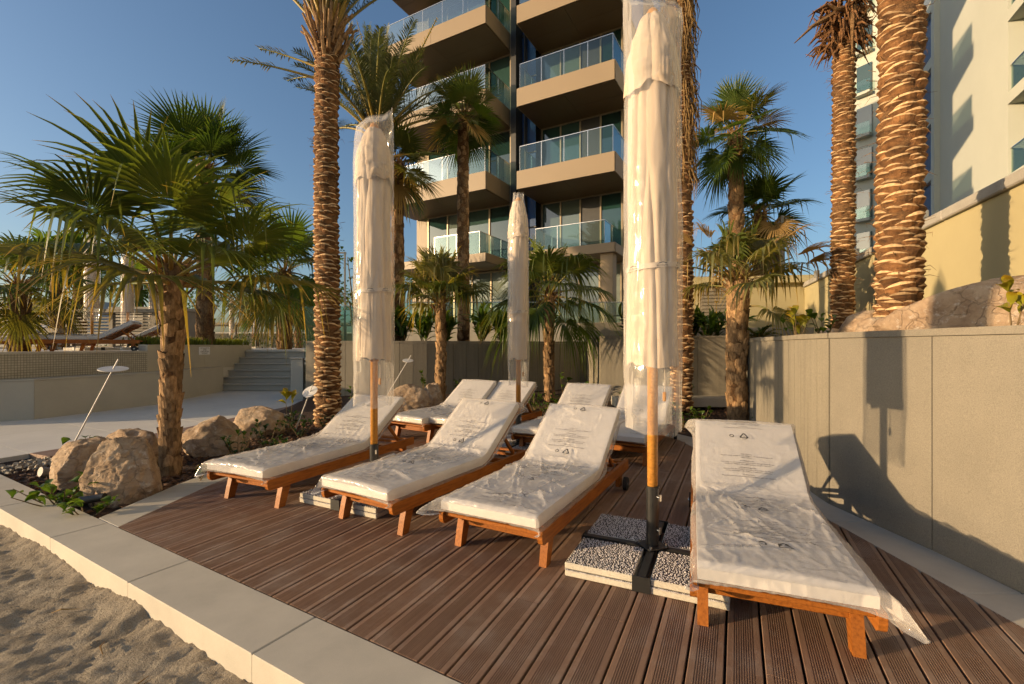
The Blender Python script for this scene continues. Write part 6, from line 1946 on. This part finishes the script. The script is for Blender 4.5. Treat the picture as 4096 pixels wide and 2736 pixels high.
# ---------------------------------------------------------------- right: cream wall, hut, hoarding, white building, far tower
YD = Vector((0.345, 0.939, 0)).normalized(); YP = Vector((5.2, 4.95, 0)); YN = Vector((-YD.y, YD.x, 0))
yw = thing('cream_wall', 'tall cream rendered wall behind the raised bed at the right', 'wall', (5.2, 4.95, 1.3), math.atan2(YD.y, YD.x))
MB().box((4.0, -0.15, 0.83), (18.0, 0.3, 1.72)).build('wall_body', M_YELLOW, yw)
for k in range(15):
    MB().bbox((-4.4 + 1.2 * k, -0.14, 1.75), (1.19, 0.40, 0.13), 0.015).build('coping', M_COPING, yw)
for k in (2.55, 5.2, 7.9):
    MB().bbox((k - 1.0, 0.03, 1.86), (0.14, 0.10, 0.17), 0.01).build('bracket', M_GREYMETAL, yw)
hd = thing('hoarding', 'dark grey sheet hoarding on posts beyond the cream wall', 'fence', tuple(YP + YD * 9.8 + YN * 0.2 + Vector((0, 0, 2.4))), math.atan2(YD.y, YD.x))
for k in range(4):
    MB().box((0.55 + 1.1 * k, 0, 1.4), (1.08, 0.03, 2.9)).build('sheet', M_GREYMETAL, hd)
    MB().box((1.1 * k, 0.06, 1.2), (0.07, 0.07, 3.6)).build('post', M_GREYMETAL, hd)
MB().bar((0, 0.10, 0.3), (4.4, 0.10, 2.5), 0.06).build('brace', M_GREYMETAL, hd)
MB().bar((0, 0.10, 1.5), (4.4, 0.10, 1.5), 0.06).build('rail', M_GREYMETAL, hd)
ph = thing('pump_hut', 'cream rendered hut with dark louvres behind the ailing palm', 'hut', (4.75, 13.25, 1.4), math.radians(-10))
MB().box((1.75, 1.2, 0.85), (3.5, 2.4, 1.7)).build('wall', M_YELLOW, ph)
MB().bbox((1.80, 1.15, 1.80), (3.9, 2.8, 0.20), 0.01).build('roof', M_YELLOW, ph)
lv = MB().box((1.02, -0.03, 1.15), (0.84, 0.07, 0.92)).build('louvre_frame', M_LOUVRE, ph)
for k in range(9): MB().box((1.02, -0.075, 0.76 + 0.098 * k), (0.76, 0.05, 0.055)).build('louvre_blade', M_LOUVRE, lv)
lw = thing('low_ramp_wall', 'low grey wall beside the pump hut behind the plants', 'wall', (6.0, 11.9, 1.35))
MB().box((0.6, 0, 0.25), (5.0, 0.2, 0.5)).build('wall_body', M_COPING, lw)

WD = Vector((0.45, 0.89, 0)).normalized(); WP = Vector((22.4, 22.3, 0))
wb = thing('white_building', 'large white apartment building filling the right edge', 'building', tuple(WP), math.atan2(WD.y, WD.x))
def wbox(name, m, parent, t0, t1, n0, n1, z0, z1):
    return MB().box(((t0 + t1) / 2, (n0 + n1) / 2, (z0 + z1) / 2), (t1 - t0, n1 - n0, z1 - z0)).build(name, m, parent)
wbox('wall', M_WHITEB, wb, -3.1, 4.6, -10, 0, 0, 40)
wbox('wall', M_WHITEB, wb, -30, -9.4, -10, 0, 0, 40)
wbox('wall', M_WHITEB, wb, -9.4, -3.1, -10, -2.2, 0, 40)
wbox('pier', M_WHITEB, wb, 4.6, 5.1, -9, 0.25, 0, 40)
wbox('wall', M_WHITEB, wb, 5.1, 10.5, -9, -0.6, 0, 40)
wbox('pier', M_WHITEB, wb, 9.6, 10.5, -9, -0.1, 0, 40)
for i in range(11):
    z = 1.6 + 3.5 * i
    wbox('balcony', M_WHITEB, wb, -9.4, -3.1, -2.2, 0.02, z - 0.5, z)
    bal = wbox('window', M_DARKWIN, wb, -9.2, -3.3, -2.18, -2.1, z + 0.1, z + 2.9)
    for k in range(5):
        wbox('pane', M_BALGLASS, wb, -9.35 + 1.24 * k, -8.14 + 1.24 * k, -0.08, -0.066, z + 0.02, z + 1.1)
    wbox('handrail', M_STEEL, wb, -9.4, -3.1, -0.095, -0.055, z + 1.1, z + 1.14)
    for k in range(2):
        wbox('window', M_BLUEWIN, wb, 5.4 + 2.05 * k, 7.4 + 2.05 * k, -0.62, -0.54, z + 0.25, z + 3.1)
    wbox('spandrel', M_WHITEB, wb, 5.1, 9.6, -0.6, -0.35, z - 0.4, z + 0.22)
ft = thing('white_tower', 'tall white tower block seen between the two big date palms', 'building', (29.4, 40, 0), math.radians(-60))
MB().box((4.5, 3, 22), (9, 6, 44)).build('wall', M_WHITEB, ft)
for i in range(12):
    z = 1.5 + 3.55 * i
    for k in range(3):
        w_ = MB().box((1.0 + 2.3 * k, -0.04, z + 1.2), (1.1, 0.12, 2.4)).build('window', M_DARKWIN, ft)
    MB().box((1.0, -0.3, z - 0.15), (1.2, 0.6, 0.22)).build('balcony', M_WHITEB, ft)
    MB().box((1.0, -0.58, z + 0.45), (1.2, 0.03, 0.95)).build('balustrade', M_BALGLASS, ft)
fb = thing('distant_villa', 'small grey flat roofed building in the distance right of the big parasol', 'building', (23.0, 60, 0))
MB().box((0.9, 4, 5.0), (3.6, 8, 10.0)).build('wall', M_FARWALL, fb)
MB().box((-0.6, 4, 11.2), (2.6, 6, 2.6)).build('roof_house', M_FARWALL, fb)
MB().box((0.9, 3.9, 10.2), (4.0, 8.4, 0.4)).build('roof', M_FARWALL, fb)
for k in range(2):
    for j in range(2): MB().box((0.0 + 1.7 * k, -0.05, 6.0 + 2.6 * j - 1.0), (1.2, 0.12, 1.7)).build('window', M_FARBLUE, fb)

# ---------------------------------------------------------------- small things in the beds
def marker(label, base, tip, disc_t, dia, tilt, sd):
    r = thing('marker_rod', label, 'marker', base, 0, 'white disc markers in the beds')
    b = Vector(base); t = Vector(tip) - b
    MB().tube([(0, 0, 0), t], 0.009, 8).build('rod', M_REFLECTOR, r)
    c = t * disc_t
    n = Vector(tilt).normalized(); x = n.cross(Vector((0, 1, 0.2))).normalized(); y = n.cross(x)
    vs = [c + n * e + (x * math.cos(a) + y * math.sin(a)) * dia / 2 for e in (-0.004, 0.004) for a in [2 * math.pi * k / 28 for k in range(28)]]
    MB().add(vs, [tuple(range(27, -1, -1)), tuple(range(28, 56))] + [(k, (k + 1) % 28, 28 + (k + 1) % 28, 28 + k) for k in range(28)]).build('disc', M_REFLECTOR, r)
marker('tall leaning white rod with a disc behind the left boulders', (-5.50, 5.7, 0.0), (-4.86, 5.7, 1.21), 0.90, 0.30, (0.12, -0.15, 1), 1)
marker('short leaning white rod with a disc before the tall date palm', (-3.62, 7.7, -0.05), (-3.33, 7.7, 0.72), 0.86, 0.25, (-0.15, -0.75, 0.8), 2)
marker('leaning white rod with a disc behind the second parasol', (-2.75, 9.6, 0.1), (-2.10, 9.6, 1.18), 0.90, 0.22, (0.1, -0.3, 1), 3)
sl = thing('spotlight', 'black garden spotlight lying by the kerb before the cracked boulder', 'spotlight', (-3.62, 3.98, -0.06))
MB().tube([(-0.09, -0.01, 0.10), (0.09, 0.02, 0.125)], 0.034, 16).build('body', M_BLACK, sl)
MB().tube([(0.0, 0.01, 0.0), (0.0, 0.01, 0.09)], 0.010, 8).build('stake', M_BLACK, sl)
MB().tube([(-0.094, -0.0105, 0.0995), (-0.088, -0.0095, 0.1005)], 0.036, 16).build('rim', M_GREYMETAL, sl)
sl = thing('spotlight', 'small grey garden spotlight left of the rounded sunlit boulder', 'spotlight', (-4.98, 4.95, -0.06))
MB().tube([(-0.02, -0.06, 0.10), (0.03, 0.06, 0.07)], [0.05, 0.045], 16).build('body', M_GREYMETAL, sl)
MB().tube([(0.0, 0.0, 0.0), (0.0, 0.0, 0.08)], 0.010, 8).build('stake', M_BLACK, sl)
ld = thing('ladder', 'slim metal ladder fixed at the back right corner wall', 'ladder', (5.05, 9.80, 0.25))
for x in (0, 0.17): MB().bar((x, 0, 0), (x, 0, 1.22), 0.02, 0.03).build('stile', M_STEEL, ld)
for k in range(5): MB().bar((0, 0, 0.12 + 0.25 * k), (0.17, 0, 0.12 + 0.25 * k), 0.02).build('rung', M_STEEL, ld)
# dry bits on the sand
rg = random.Random(77)
for k, (x, y, lab) in enumerate([(-1.98, 2.25, 'curled dry leaf strip lying on the sand near the kerb'), (-1.62, 1.95, 'dry brown twig clump lying on the sand'), (-2.6, 2.6, 'pale dry straw on the sand at the left')]):
    mb = MB()
    for q in range(3 if k == 1 else 1):
        a = rg.uniform(0, 3.1); p = Vector((rg.uniform(-.02, .02), rg.uniform(-.02, .02), 0.0)); d = Vector((math.cos(a), math.sin(a), 0))
        mb.tube([p, p + d * 0.05 + Vector((0, 0, 0.018)), p + d * 0.11 + Vector((0.02, 0.02, 0.006))], [0.002, 0.0045, 0.001], 5)
    o = mb.build('dry_twig', M_LEAFDEAD); o.location = (x, y, -0.125)
    tag(o, lab, 'twig', 'dry bits on the sand')
